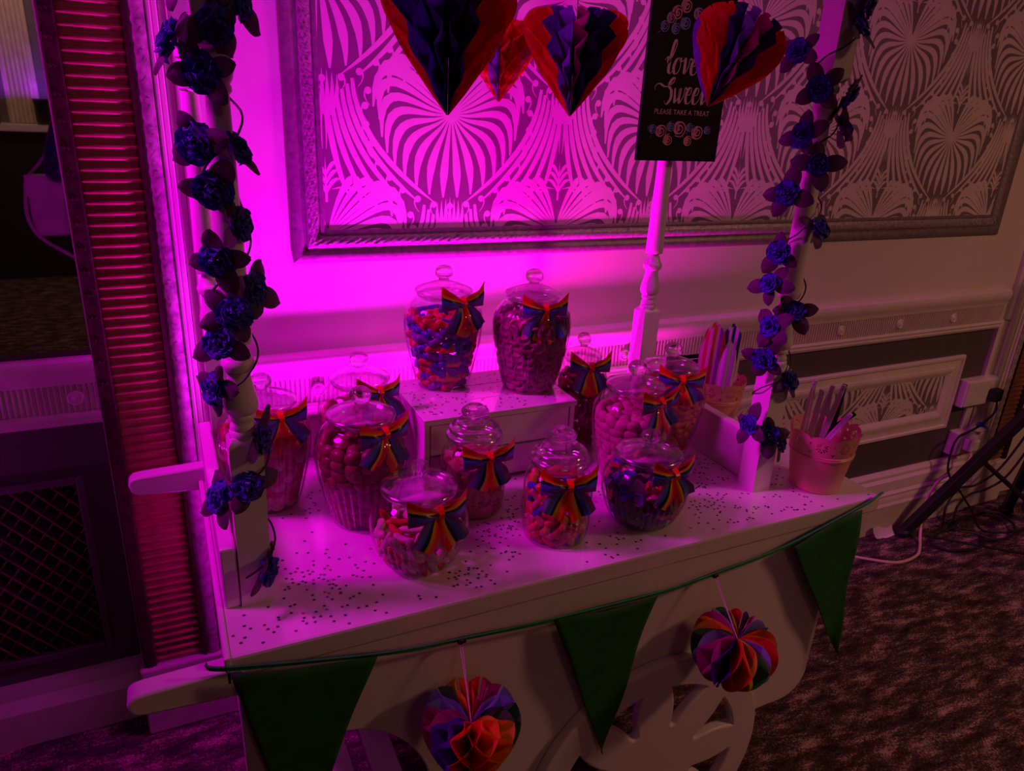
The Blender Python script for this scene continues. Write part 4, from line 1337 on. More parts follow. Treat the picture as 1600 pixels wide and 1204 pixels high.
# ================================================================== SIGN
sign = empty('sign', (1.014, 0.562, 1.53))
tag(sign, 'black sign with script lettering and painted roses on the back post', 'sign')
SWD, SHT = 0.237, 0.40
MB().box(0, SWD, 0, 0.008, 0, SHT).build('board', SIGNB, sign, smooth=False, bevel=0.001)
def flat_stroke(paths, y, m, name):
    mb = MB()
    for path, w in paths:
        pts = catmull([Vector(p) for p in path], 7)
        n = len(pts)
        L, R_ = [], []
        for i, p in enumerate(pts):
            d = pts[min(i + 1, n - 1)] - pts[max(i - 1, 0)]
            d = d.normalized() if d.length > 1e-9 else Vector((1, 0))
            # brush pen: thick on down strokes, thin on up strokes
            ww = w * (0.35 + 0.9 * max(0.0, -d.y)) * (0.5 + 0.5 * min(1, 6 * i / n, 6 * (n - 1 - i) / n))
            L.append((p.x - d.y * ww, y, p.y + d.x * ww))
            R_.append((p.x + d.y * ww, y, p.y - d.x * ww))
        k = len(mb.v)
        mb.v += R_ + L
        mb.f += [(k + i, k + i + 1, k + n + i + 1, k + n + i) for i in range(n - 1)]
    return mb.build(name, m, sign, smooth=False)
LET = {
    'l': ([[(-0.25, 0.75), (-0.05, 0.95), (0.12, 0.6), (0.42, 1.55), (0.38, 1.95), (0.22, 1.75), (0.15, 0.9), (0.16, 0.2), (0.34, 0.0), (0.55, 0.25)]], 0.48),
    'o': ([[(0.45, 0.95), (0.18, 0.85), (0.05, 0.4), (0.2, 0.02), (0.45, 0.1), (0.55, 0.5), (0.45, 0.95), (0.55, 0.75), (0.8, 0.85)]], 0.72),
    'v': ([[(0.0, 0.85), (0.12, 0.95), (0.18, 0.5), (0.25, 0.05), (0.45, 0.4), (0.52, 0.95), (0.75, 0.8)]], 0.66),
    'e': ([[(0.0, 0.45), (0.35, 0.6), (0.38, 0.92), (0.18, 0.92), (0.05, 0.5), (0.15, 0.05), (0.4, 0.05), (0.62, 0.4)]], 0.58),
    'i': ([[(0.0, 0.4), (0.15, 0.95), (0.15, 0.3), (0.25, 0.02), (0.45, 0.35)], [(0.2, 1.25), (0.22, 1.32)]], 0.42),
    's': ([[(0.0, 0.2), (0.3, 0.95), (0.28, 0.6), (0.42, 0.25), (0.25, 0.0), (0.02, 0.12)]], 0.55),
    'S': ([[(-0.95, 0.7), (-1.0, 0.95), (-0.7, 1.1), (-0.3, 0.95), (0.05, 1.0), (0.35, 1.25), (0.38, 1.5), (0.15, 1.35), (0.05, 1.0), (0.3, 0.7), (0.35, 0.25), (0.1, -0.1), (-0.12, 0.1)]], 0.55),
    'w': ([[(0.0, 0.9), (0.1, 0.4), (0.2, 0.02), (0.38, 0.4), (0.42, 0.9), (0.45, 0.3), (0.58, 0.02), (0.78, 0.5), (0.8, 0.95), (0.95, 0.85)]], 0.92),
    't': ([[(0.0, 0.4), (0.25, 1.5), (0.2, 0.6), (0.28, 0.02), (0.5, 0.3)], [(-0.05, 1.0), (0.5, 1.08)]], 0.5),
}
def write(word, x, z, s, w):
    out = []
    for ch in word:
        if ch == ' ':
            x += 0.4 * s
            continue
        paths, adv = LET[ch]
        for p in paths:
            out.append(([(x + a * s + 0.12 * b * s, z + b * s) for a, b in p], w))
        x += adv * s
    return out
flat_stroke(write('love is', 0.056, 0.193, 0.036, 0.0030) + write('Sweet', 0.064, 0.130, 0.0365, 0.0030), -0.0006, SIGNT, 'script_lettering')
cu = bpy.data.curves.new('sign_text', 'FONT')
cu.body = 'PLEASE TAKE A TREAT'
cu.size = 0.0175
cu.space_character = 1.02
tmp = bpy.data.objects.new('tmp_text', cu)
COL.objects.link(tmp)
me = bpy.data.meshes.new_from_object(tmp.evaluated_get(bpy.context.evaluated_depsgraph_get()))
bpy.data.objects.remove(tmp)
me.transform(Matrix.Rotation(PI / 2, 4, 'X'))
xs = [v.co.x for v in me.vertices]
sc = 0.160 / (max(xs) - min(xs))
me.transform(Matrix.Scale(sc, 4))
me.materials.clear()
me.materials.append(SIGNT)
link('small_lettering', me, sign, loc=(0.036, -0.0006, 0.105))
INK = [mat('sign_ink_pink', (0.85, 0.30, 0.58), 0.6), mat('sign_ink_lilac', (0.60, 0.30, 0.85), 0.6), mat('sign_ink_blue', (0.22, 0.28, 0.75), 0.6), mat('sign_ink_rose', (0.9, 0.32, 0.40), 0.6)]
def painted_rose(cx, cz, r, m):
    path = [(cx + r * (1 - t / 15) * math.cos(t * 1.05 + cx * 90), cz + r * (1 - t / 15) * math.sin(t * 1.05 + cx * 90)) for t in range(15)]
    return flat_stroke([(path, r * 0.22)], -0.0006, m, 'painted_rose')
rr2 = random.Random(4)
for (x, z, r, k) in ((0.038, 0.072, 0.011, 2), (0.062, 0.066, 0.016, 0), (0.090, 0.078, 0.012, 2), (0.115, 0.074, 0.020, 0), (0.145, 0.077, 0.011, 2), (0.170, 0.068, 0.018, 0), (0.198, 0.072, 0.011, 2), (0.086, 0.048, 0.014, 3), (0.145, 0.046, 0.013, 3),
                     (0.040, 0.290, 0.013, 2), (0.056, 0.306, 0.014, 1), (0.072, 0.285, 0.013, 2), (0.072, 0.318, 0.016, 0), (0.095, 0.335, 0.016, 0), (0.097, 0.300, 0.015, 2), (0.130, 0.320, 0.015, 1), (0.160, 0.305, 0.014, 0), (0.185, 0.320, 0.013, 2)):
    painted_rose(x, z, r, INK[k])
sprigs = []
for i in range(22):
    x, z = rr2.uniform(0.02, 0.222), rr2.choice((rr2.uniform(0.036, 0.095), rr2.uniform(0.262, 0.345)))
    a = rr2.uniform(0, 6.28)
    sprigs.append(([(x, z), (x + 0.004 * math.cos(a), z + 0.004 * math.sin(a)), (x + 0.009 * math.cos(a + .4), z + 0.009 * math.sin(a + .4))], 0.0016))
flat_stroke(sprigs, -0.0005, INK[2], 'painted_sprigs')

# ================================================================== BUCKETS, TONGS, BAGS
def bucket_part(h, r0, r1, nsc, root):
    def R(z):
        return r0 + (r1 - r0) * z / h
    zb = h * 0.66
    prof = [(0.0005, 0.002), (r0 - 0.006, 0.002), (r0 - 0.003, 0.0), (r0, 0.002), (R(zb - 0.012), zb - 0.012), (R(zb - 0.010) + 0.0022, zb - 0.010), (R(zb - 0.006) + 0.0022, zb - 0.006), (R(zb - 0.004), zb - 0.004), (R(zb - 0.002) + 0.0018, zb - 0.002), (R(zb), zb)]
    MB().lathe(prof, 60, cap=False).build('bucket_wall', PINKB, root)
    # lace rim: scalloped edge, flower cut-outs
    n, rows = nsc * 22, 26
    vs, fs = [], []
    hh = h - zb
    def topz(a):
        q = (a * nsc / (2 * PI)) % 1.0
        return zb + hh * (0.80 + 0.20 * math.sqrt(max(0, 1 - (2 * q - 1) ** 2)))
    for i in range(rows + 1):
        for k in range(n):
            a = 2 * PI * k / n
            z = zb + (topz(a) - zb) * i / rows
            r = R(z)
            vs.append((r * math.cos(a), r * math.sin(a), z))
    wsc = 2 * PI * R(zb + hh * 0.5) / nsc
    for i in range(rows):
        for k in range(n):
            a = 2 * PI * (k + 0.5) / n
            z = zb + (topz(a) - zb) * (i + 0.5) / rows
            q = ((a * nsc / (2 * PI)) % 1.0 - 0.5) * wsc
            dz = z - (zb + hh * 0.50)
            rad = math.hypot(q, dz)
            th = math.atan2(dz, q)
            hole = (0.0035 < rad < 0.0125 and math.cos(12 * th) > 0.15)
            q2 = min((a * nsc / (2 * PI)) % 1.0, 1 - (a * nsc / (2 * PI)) % 1.0) * wsc
            hole = hole or math.hypot(q2, z - (zb + hh * 0.18)) < 0.0035 or math.hypot(q2, z - (zb + hh * 0.62)) < 0.0028
            if not hole:
                k2 = (k + 1) % n
                fs.append((i * n + k, i * n + k2, (i + 1) * n + k2, (i + 1) * n + k))
    MB().add(vs, fs).build('lace_rim', PINKB, root)

def bucket(label, loc):
    root = empty('lace_bucket', loc)
    tag(root, label, 'bucket', 'pink lace-rimmed buckets on the cart')
    bucket_part(0.145, 0.055, 0.076, 9, root)
    return root
bucket('pink lace-rimmed bucket of tongs at the right end of the cart', (1.282, 0.100, T))
bucket('pink lace-rimmed bucket of striped bags behind the right side board', (1.262, 0.445, T))
TONG = mat('shiny_pale_plastic', (0.78, 0.62, 0.75), 0.15, var=0.05, trans=0.3)
TONGD = mat('black_shiny_plastic', (0.02, 0.015, 0.025), 0.2, var=0.1)
def tongs(label, base, tip, m, group='plastic tongs in the pink bucket', wid=0.014):
    base, tip = Vector(base), Vector(tip)
    d = tip - base
    L = d.length
    root = empty('serving_tongs', base)
    tag(root, label, 'tongs', group)
    rot = d.to_track_quat('Z', 'Y').to_matrix().to_4x4()
    root.matrix_world = Matrix.Translation(base) @ rot
    for s in (-1, 1):
        mb = MB().grid(lambda u, v: (s * (0.001 + 0.006 * (1 - u)) + 0.0006 * math.cos((v - .5) * 6), (v - 0.5) * wid * (1 - 0.35 * u), L * u), 10, 4)
        o = mb.build('tong_arm', m, root)
        sd = o.modifiers.new('solid', 'SOLIDIFY')
        sd.thickness = 0.0016
    MB().obox(Matrix.Translation((0, 0, L - 0.002)), 0.008, wid * 0.68, 0.010).build('tong_hinge', m, root, bevel=0.0015)
bx, by = 1.282, 0.100
for i, (lab, b, t, m) in enumerate((
        ('leftmost pale plastic tongs in the pink bucket', (-0.030, 0.034, 0.02), (-0.026, 0.033, 0.244), TONG),
        ('pale plastic tongs, second from the left in the pink bucket', (-0.034, 0.014, 0.02), (-0.031, 0.006, 0.232), TONG),
        ('tallest middle pale plastic tongs in the pink bucket', (-0.010, 0.026, 0.02), (0.005, 0.010, 0.236), TONG),
        ('pale tongs leaning right across the pink bucket', (-0.032, 0.000, 0.03), (-0.003, -0.024, 0.250), TONG),
        ('black plastic tongs at the back of the pink bucket', (0.030, 0.018, 0.02), (0.035, 0.004, 0.237), TONGD),
        ('short pale tongs lying low at the right rim of the bucket', (-0.026, -0.010, 0.09), (0.004, -0.050, 0.193), TONG),
        ('black plastic tongs leaning on the right rim of the bucket', (0.000, 0.018, 0.10), (0.039, -0.032, 0.182), TONGD))):
    tongs(lab, (bx + b[0], by + b[1], T + b[2]), (bx + t[0], by + t[1], T + t[2]), m)

RAIN = ramp_mat('rainbow_stripe_paper', [(0.75, 0.5, 0.55), (0.55, 0.05, 0.08), (0.75, 0.5, 0.55), (0.80, 0.10, 0.05), (0.7, 0.45, 0.5), (0.2, 0.05, 0.3), (0.6, 0.04, 0.06), (0.45, 0.03, 0.06)], 0.6, trans=0.15)
NAVYW = ramp_mat('navy_white_stripe_paper', [(0.7, 0.65, 0.7), (0.03, 0.03, 0.25), (0.7, 0.65, 0.7), (0.03, 0.03, 0.25), (0.7, 0.65, 0.7), (0.03, 0.03, 0.25), (0.7, 0.65, 0.7)], 0.6, trans=0.1)
PALEW = ramp_mat('pale_stripe_paper', [(0.72, 0.6, 0.7), (0.5, 0.4, 0.6), (0.72, 0.6, 0.7), (0.45, 0.3, 0.5), (0.72, 0.6, 0.7)], 0.6, trans=0.2)
def paper_bag(label, c, w, h, m, rotz, bulge):
    root = empty('striped_paper_bag', c)
    tag(root, label, 'paper bag')
    root.rotation_euler = (0.06, 0, rotz)
    for s, nm in ((-1, 'bag_front'), (1, 'bag_back')):
        def f(u, v):
            x = (u - 0.5) * w * (0.78 + 0.22 * min(1, v * 2))
            top = 1 - 0.06 * math.cos(u * 2 * PI) - (0.16 * max(0, abs(u - .5) - 0.33) / 0.17 if True else 0)
            y = s * (0.002 + bulge * math.sin(PI * u) ** 0.7 * (0.35 + 0.65 * v)) + 0.002 * math.sin(u * 14)
            return (x, y, h * v * top)
        MB().grid(f, 24, 10, lambda u, v: (0.001 + 0.998 * u, v)).build(nm, m, root)
bgx, bgy = 1.262, 0.445
paper_bag('red, pink and purple striped paper bag at the left of the back bucket', (bgx - 0.024, bgy + 0.010, T + 0.03), 0.066, 0.246, RAIN, -0.5, 0.010)
paper_bag('navy and white striped paper bag at the right of the back bucket', (bgx + 0.030, bgy + 0.006, T + 0.03), 0.058, 0.240, NAVYW, -0.5, 0.006)
paper_bag('pale lilac striped paper bag in front of the navy one', (bgx + 0.004, bgy - 0.020, T + 0.03), 0.044, 0.205, PALEW, -0.5, 0.008)

cup = empty('clear_cup', (1.318, 0.330, T))
tag(cup, 'small clear plastic cup half hidden behind the right front post', 'cup')
MB().lathe([(0.0005, 0.001), (0.024, 0.001), (0.025, 0.004), (0.032, 0.075), (0.033, 0.076), (0.0315, 0.074)], 32, cap=False).build('cup_wall', CUPG, cup)
tongs('pale plastic tongs standing in the small clear cup', (1.312, 0.326, T + 0.006), (1.326, 0.332, T + 0.112), TONG, 'tongs in the cup', 0.009)
tongs('blue-tinted tongs standing in the small clear cup', (1.322, 0.336, T + 0.006), (1.306, 0.340, T + 0.10), mat('blue_plastic', (0.06, 0.08, 0.4), 0.2), 'tongs in the cup', 0.009)

card = empty('small_black_card', (1.262, 0.56, T))
tag(card, 'small black card with pale markings standing behind the jars', 'card')
MB().box(-0.068, 0.058, 0, 0.006, 0, 0.16).build('card_board', SIGNB, card, smooth=False)
MB().box(-0.068, 0.058, -0.0008, 0, 0.147, 0.1495).box(0.046, 0.0485, -0.0008, 0, 0.03, 0.147).build('card_border', SIGNT, card, smooth=False)
card.rotation_euler = (-0.08, 0, -0.05)

# ================================================================== CONFETTI
CONF = [mat('confetti_dark', (0.05, 0.015, 0.05), 0.25, metal=0.8), mat('confetti_red', (0.55, 0.03, 0.10), 0.2, metal=0.8), mat('confetti_blue', (0.05, 0.05, 0.45), 0.2, metal=0.8), mat('confetti_purple', (0.2, 0.03, 0.25), 0.25, metal=0.8)]
def star_verts(r):
    return [(r * (1 if k % 2 == 0 else 0.48) * math.cos(PI * k / 5), r * (1 if k % 2 == 0 else 0.48) * math.sin(PI * k / 5)) for k in range(10)]
SV = star_verts(0.0034)
star_me = []
for m in CONF:
    mb = MB()
    mb.add([(x, y, 0) for x, y in SV] + [(x, y, 0.0004) for x, y in SV], [tuple(range(9, -1, -1)), tuple(range(10, 20))] + [(k, (k + 1) % 10, 10 + (k + 1) % 10, 10 + k) for k in range(10)])
    star_me.append(mb.mesh('star_confetti', m, False))
rc = random.Random(21)
CL = [(0.176, 0.402, .03, 26), (0.104, 0.176, .035, 36), (0.144, 0.051, .035, 26), (0.05, 0.05, .03, 14), (0.19, 0.14, .04, 40), (0.49, 0.17, .04, 60), (0.41, 0.065, .025, 40), (0.56, 0.22, .04, 30), (0.70, 0.055, .03, 18), (1.07, 0.27, .035, 40), (0.99, 0.14, .05, 70), (1.0, 0.07, .04, 40), (1.19, 0.16, .04, 24), (1.15, 0.05, .05, 30), (1.35, 0.12, .03, 14), (0.22, 0.03, .05, 12), (0.6, 0.28, .06, 24), (0.75, 0.25, .06, 30), (1.22, 0.26, .05, 18), (0.95, 0.42, .05, 14)]
pts = []
def free(x, y):
    if not (0.012 < x < W - 0.012 and 0.012 < y < 0.6):
        return False
    for (jx, jy, jz, k, *_r) in JARS:
        if jz < T + 0.01 and math.hypot(x - jx, y - jy) < PROF[k][2][0] + 0.006:
            return False
    if RX0 - 0.008 < x < RX1 + 0.008 and y > RY0 - 0.012:
        return False
    for px_ in (PX0, PX1):
        if abs(x - px_) < 0.032 and abs(y - PY0) < 0.032:
            return False
    if x < 0.038 and y > 0.11:
        return False
    if 1.125 < x < 1.165 and y > 0.16:
        return False
    for c in ((1.282, 0.100, 0.062), (1.262, 0.445, 0.06), (1.318, 0.33, 0.035)):
        if math.hypot(x - c[0], y - c[1]) < c[2]:
            return False
    return True
for (cx, cy, sg, n) in CL:
    for _ in range(n):
        x, y = rc.gauss(cx, sg), rc.gauss(cy, sg)
        if free(x, y) and all((x - q[0]) ** 2 + (y - q[1]) ** 2 > 0.0055 ** 2 for q in pts):
            pts.append((x, y))
for _ in range(140):
    x, y = rc.uniform(0, W), rc.uniform(0, 0.45)
    if free(x, y):
        pts.append((x, y))
pts.sort(key=lambda p: (p[0] + 0.02) ** 2 + (p[1] + 0.94) ** 2)
rest = MB()
for i, (x, y) in enumerate(pts):
    m = rc.choices((0, 1, 2, 3), (5, 2, 1.2, 3))[0]
    a = rc.uniform(0, 6.28)
    if i < 300:
        o = bpy.data.objects.new('star_confetti', star_me[m])
        COL.objects.link(o)
        o.location = (x, y, T + 0.0001)
        o.rotation_euler = (0, 0, a)
        tag(o, 'tiny shiny star confetti scattered on the white cart top', 'confetti', 'star confetti on the cart top')
    else:
        c, s = math.cos(a), math.sin(a)
        rest.add([(x + c * u - s * v, y + s * u + c * v, T + 0.0005) for u, v in SV], [tuple(range(10))])
if rest.v:
    tag(rest.build('star_confetti_scatter', CONF[0], smooth=False), 'farther star confetti sprinkled among the jars on the cart', 'confetti', None, 'stuff')
top = MB()
for _ in range(150):
    x, y = rc.uniform(RX0 + 0.006, RX1 - 0.006), rc.uniform(RY0 + 0.006, RY1 - 0.02)
    if all(math.hypot(x - JARS[k][0], y - JARS[k][1]) > 0.066 for k in (0, 1)):
        a = rc.uniform(0, 6.28)
        c, s = math.cos(a), math.sin(a)
        top.add([(x + c * u - s * v, y + s * u + c * v, T + RH + 0.0005) for u, v in SV], [tuple(range(10))])
tag(top.build('star_confetti_scatter', CONF[1], smooth=False), 'glinting star confetti sprinkled on top of the drawer unit', 'confetti', None, 'stuff')

# ================================================================== SOCKETS, CABLES, STAND
def socket(label, x0, x1, z0, z1, dep):
    root = empty('wall_socket', ((x0 + x1) / 2, WY, z0))
    tag(root, label, 'socket')
    w, h = (x1 - x0) / 2, z1 - z0
    MB().box(-w, w, -dep, -0.002, 0, h).build('socket_box', WPLASTIC, root, smooth=False, bevel=0.005)
    MB().box(-w + 0.006, w - 0.006, -dep - 0.006, -dep, 0.006, h - 0.006).build('face_plate', WPLASTIC, root, smooth=False, bevel=0.004)
    for s in (-1, 1):
        MB().box(s * w * 0.5 - 0.006, s * w * 0.5 + 0.006, -dep - 0.009, -dep - 0.006, h * 0.68, h * 0.86).build('rocker_switch', WPLASTIC, root, smooth=False, bevel=0.001)
    return root
socket('upper white double socket box with a black plug in it', 2.955, 3.165, 0.535, 0.655, 0.045)
socket('lower white double socket box with a white plug in it', 2.985, 3.205, 0.305, 0.415, 0.045)
con = MB().box(3.045, 3.085, WY - 0.018, WY - 0.002, 0.415, 0.535).build('cable_conduit', WPLASTIC, smooth=False, bevel=0.003)
tag(con, 'short white conduit joining the two wall sockets', 'conduit')
pb = empty('black_plug', (3.125, WY - 0.052, 0.585))
tag(pb, 'black mains plug in the upper socket', 'plug')
MB().box(-0.026, 0.026, -0.036, 0, -0.028, 0.028).build('plug_body', BLACKP, pb, smooth=False, bevel=0.008)
MB().tube(catmull([(0, -0.03, -0.02), (-0.01, -0.04, -0.07), (-0.06, -0.03, -0.125), (-0.14, -0.03, -0.15), (-0.20, -0.03, -0.17), (-0.215, -0.03, -0.24), (-0.205, -0.04, -0.33), (-0.14, -0.08, -0.42), (-0.09, -0.12, -0.50), (-0.05, -0.16, -0.575), (0.1, -0.22, -0.578), (0.28, -0.2, -0.578)], 6), 0.0045, 7).build('plug_lead', BLACKP, pb)
tie = MB().ball((3.065, WY - 0.075, 0.458), 0.022, 0.01, 0.012, 8, 6).grid(lambda u, v: (3.075 + 0.055 * u, WY - 0.078 - 0.01 * math.sin(u * 3), 0.455 - 0.03 * u + 0.014 * (v - .5)), 6, 2).build('blue_tape', mat('blue_tape', (0.03, 0.10, 0.35), 0.5))
tag(tie, 'scrap of blue tape round the black lead between the sockets', 'tape')
pw_ = empty('white_plug', (3.055, WY - 0.052, 0.365))
tag(pw_, 'white mains plug in the lower socket with a long white lead', 'plug')
MB().box(-0.028, 0.028, -0.04, 0, -0.03, 0.024).build('plug_body', WPLASTIC, pw_, smooth=False, bevel=0.008)
wl_pts = [(3.05, WY - 0.08, 0.34), (3.04, WY - 0.09, 0.30), (2.98, WY - 0.09, 0.255), (2.88, WY - 0.09, 0.235), (2.81, WY - 0.10, 0.17), (2.775, WY - 0.12, 0.09), (2.735, WY - 0.16, 0.02), (2.70, 0.655, 0.006), (2.62, 0.61, 0.006), (2.50, 0.605, 0.006), (2.40, 0.67, 0.006), (2.31, 0.74, 0.006), (2.15, 0.77, 0.006), (1.9, 0.76, 0.006)]
MB().tube([(p[0] - 3.055, p[1] - WY + 0.052, p[2] - 0.365) for p in catmull(wl_pts, 8)], 0.0058, 8).build('plug_lead', mat('white_cable', (0.75, 0.55, 0.45), 0.4), pw_)
scrap = MB().grid(lambda u, v: (2.55 + 0.11 * u + 0.015 * v, 0.775 - 0.02 * v + 0.006 * math.sin(u * 6), 0.004 + 0.045 * (1 - v) ** 2 + 0.006 * math.sin(u * 7 + v * 2)), 10, 6).build('paper_scrap', mat('paper_white', (0.75, 0.66, 0.66), 0.6))
tag(scrap, 'crumpled white paper scrap on the carpet against the skirting', 'paper scrap')

stand = empty('tripod_stand', (3.16, 0.53, 0))
tag(stand, 'black tripod stand with spread legs at the right edge', 'stand')
sx, sy = 3.16, 0.53
def L(a, b, r, nm, n=10):
    a = (a[0] - sx, a[1] - sy, a[2]); b = (b[0] - sx, b[1] - sy, b[2])
    return MB().tube([a, b], r, n).build(nm, BLACK, stand)
hubz = 0.80
L((sx, sy, 0.16), (sx, sy, 1.25), 0.018, 'pole')
L((sx, sy, hubz - 0.05), (sx, sy, hubz + 0.05), 0.030, 'collar', 14)
L((sx, sy, 0.15), (sx, sy, 0.21), 0.028, 'collar', 14)
def flat_leg(a, b, w, t):
    a, b = Vector(a), Vector(b)
    d = b - a
    m = d.to_track_quat('Z', 'X').to_matrix().to_4x4()
    off = (a + b) / 2 - Vector((sx, sy, 0))
    return MB().obox(Matrix.Translation(off) @ m, w, t, d.length).build('leg', BLACK, stand, smooth=False, bevel=0.004)
legs = [(2.70, 0.74, 0.022), (3.34, 0.70, 0.022), (3.44, 0.25, 0.022)]
for (lx, ly, lz) in legs:
    flat_leg((sx, sy, hubz), (lx, ly, lz), 0.042, 0.036)
    q = Vector((lx, ly, lz)).lerp(Vector((sx, sy, hubz)), 0.46)
    L((sx, sy, 0.18), q, 0.010, 'brace')
    MB().ball((lx - sx, ly - sy, 0.022), 0.032, 0.030, 0.0215, 10, 8).build('rubber_foot', BLACKP, stand)

def cable(label, p, r=0.005):
    o = MB().tube(catmull(p, 7), r, 7).build('black_cable', BLACKP)
    tag(o, label, 'cable', 'loose black cables round the stand')
rb = random.Random(9)
def loop_pts(cx, cy, r, n, z):
    return [(cx + r * (1 + 0.2 * rb.uniform(-1, 1)) * math.cos(2 * PI * i / n), cy + 0.55 * r * math.sin(2 * PI * i / n) + rb.uniform(-.01, .01), z + rb.uniform(0, 0.012)) for i in range(n + 1)]
cable('black cable coiled on the carpet nearest the white lead', loop_pts(2.89, 0.62, 0.14, 9, 0.007))
cable('black cable looping over the tripod foot at the right', loop_pts(3.10, 0.64, 0.16, 9, 0.022))
cable('black cable trailing across the carpet to the right edge', [(2.80, 0.70, 0.006), (2.95, 0.56, 0.006), (3.08, 0.45, 0.006), (3.2, 0.36, 0.006), (3.4, 0.30, 0.006), (3.6, 0.2, 0.006)])
cable('black cable arching up in front of the skirting', [(2.93, 0.72, 0.01), (2.95, 0.74, 0.10), (3.02, 0.75, 0.165), (3.12, 0.74, 0.17), (3.22, 0.72, 0.24), (3.30, 0.70, 0.40), (3.33, 0.66, 0.6), (3.30, 0.60, 0.85)])
cable('second black cable arching lower in front of the skirting', [(2.99, 0.71, 0.01), (3.01, 0.73, 0.08), (3.08, 0.735, 0.13), (3.18, 0.72, 0.15), (3.27, 0.70, 0.22), (3.35, 0.67, 0.45), (3.36, 0.62, 0.7)])

# ================================================================== UPLIGHTER CANS
def can(label, x, y, h=0.262, z=0.0, shield=None):
    root = empty('uplighter', (x, y, z))
    tag(root, label, 'lamp', 'floor uplighters')
    MB().lathe([(0.0005, 0.0), (0.055, 0.0), (0.055, 0.02), (0.062, 0.03), (0.062, h - 0.032), (0.066, h - 0.027), (0.066, h), (0.060, h), (0.058, h - 0.037), (0.0005, h - 0.04)], 28, cap=False).build('lamp_can', BLACK, root)
    MB().lathe([(0.0005, h - 0.036), (0.056, h - 0.036), (0.056, h - 0.028), (0.0005, h - 0.028)], 24, cap=False).build('lamp_lens', WPLASTIC, root)
    if shield:
        MB().box(-0.21, 0.21, shield[0] - y, shield[0] - y + 0.002, h - 0.06, shield[1]).build('added_light_shield', BLACK, root, smooth=False)  # unseen plate added to keep the beam off the lower wall
can('small black floor uplighter behind the cart, right one', 0.76, 0.700, 0.392, 0.0, (0.768, 0.70))
can('small black floor uplighter behind the cart, left one', 0.38, 0.672, 0.392, 0.0, (0.740, 0.66))
for (lx, ly, lr, lab) in ((3.1, -1.5, 0.26, 'round dimmed ceiling lamp to the right of the cart'), (0.3, -2.7, 0.26, 'round dimmed ceiling lamp behind the photographer'), (-0.9, -4.1, 0.21, 'round dimmed ceiling lamp near the far ledge')):
    cl = empty('ceiling_lamp', (lx, ly, CEIL))
    tag(cl, lab, 'lamp', 'dimmed ceiling lamps')
    MB().lathe([(0.0005, -0.02), (lr, -0.02), (lr + 0.03, -0.06), (lr + 0.03, -0.075), (lr + 0.02, -0.075), (lr - 0.005, -0.03), (0.0005, -0.03)], 32, cap=False).build('lamp_shade', WPLASTIC, cl)
    MB().lathe([(0.0005, 0.0), (0.07, 0.0), (0.07, -0.02), (0.0005, -0.02)], 20, cap=False).build('ceiling_rose', WPLASTIC, cl)
par = empty('ceiling_spotlight', (-1.10, 0.62, CEIL))
tag(par, 'black LED spotlight hung from the ceiling left of the cart', 'lamp')
MB().tube([(0, 0, 0), (0, 0, -0.12)], 0.012, 8).build('hanger', BLACK, par)
dirv = (Vector((0.62, 0.42, 1.05)) - Vector((-1.10, 0.62, 2.52))).normalized()
c0 = Vector((0, 0, -0.19))
MB().tube([c0 - dirv * 0.12, c0 - dirv * 0.05, c0 - dirv * 0.045], 0.07, 20, [0.05, 0.07, 0.07]).build('spotlight_can', BLACK, par)
can('added unseen black floor uplighter left of the mirror, for magenta fill', -1.5, 0.55)
can('black uplighter on the far ledge left of the column', -1.17, -4.80, 0.205, 1.285)
can('black uplighter on the far ledge right of the column', -0.80, -4.80, 0.205, 1.285)

# ================================================================== WHO THE MIRROR SHOWS
SKIN = mat('skin', (0.55, 0.34, 0.26), 0.55)
SATIN = mat('dark_blue_satin', (0.02, 0.03, 0.12), 0.3, var=0.3, scale=9, sheen=0.3)
TROUS = mat('black_trousers', (0.012, 0.012, 0.018), 0.7)
HAIR = mat('dark_brown_hair', (0.03, 0.018, 0.012), 0.5, var=0.3, scale=80)
person = empty('person', (-0.17, -1.21, 0))
tag(person, 'person in a dark blue satin top photographing, glimpsed in the mirror', 'person')
def skinned(name, verts, edges, m, sub=2, root_i=0):
    me = bpy.data.meshes.new(name)
    me.from_pydata([v[0] for v in verts], edges, [])
    me.materials.append(m)
    o = link(name, me, person)
    k = o.modifiers.new('skin', 'SKIN')
    for i, v in enumerate(verts):
        r = v[1]
        me.skin_vertices[0].data[i].radius = r if isinstance(r, tuple) else (r, r)
    me.skin_vertices[0].data[root_i].use_root = True
    k.use_smooth_shade = True
    d = o.modifiers.new('sub', 'SUBSURF')
    d.levels = d.render_levels = sub
    return o
LS, RS = (-0.19, 0.0, 1.47), (0.19, 0.0, 1.47)
LE, RE = (-0.255, 0.06, 1.22), (0.25, 0.06, 1.22)
LW, RW = (0.04, 0.19, 1.52), (0.25, 0.19, 1.52)
V, Ed = [], []
def vv(p, r):
    V.append((p, r)); return len(V) - 1
def chain(idx):
    for a, b in zip(idx, idx[1:]):
        Ed.append((a, b))
pel = vv((0, 0, 0.98), (0.16, 0.115)); wst = vv((0, 0, 1.12), (0.135, 0.10)); che = vv((0, 0, 1.34), (0.16, 0.11)); nb = vv((0, -0.005, 1.50), 0.06); nk = vv((0, 0.01, 1.57), 0.052)
jaw = vv((0, 0.045, 1.615), (0.062, 0.062)); hd = vv((0, 0.02, 1.70), (0.076, 0.09)); cr = vv((0, 0.01, 1.765), (0.062, 0.07))
chain([pel, wst, che, nb, nk, jaw, hd, cr])
nose = vv((0, 0.118, 1.675), 0.012)
Ed.append((hd, nose))
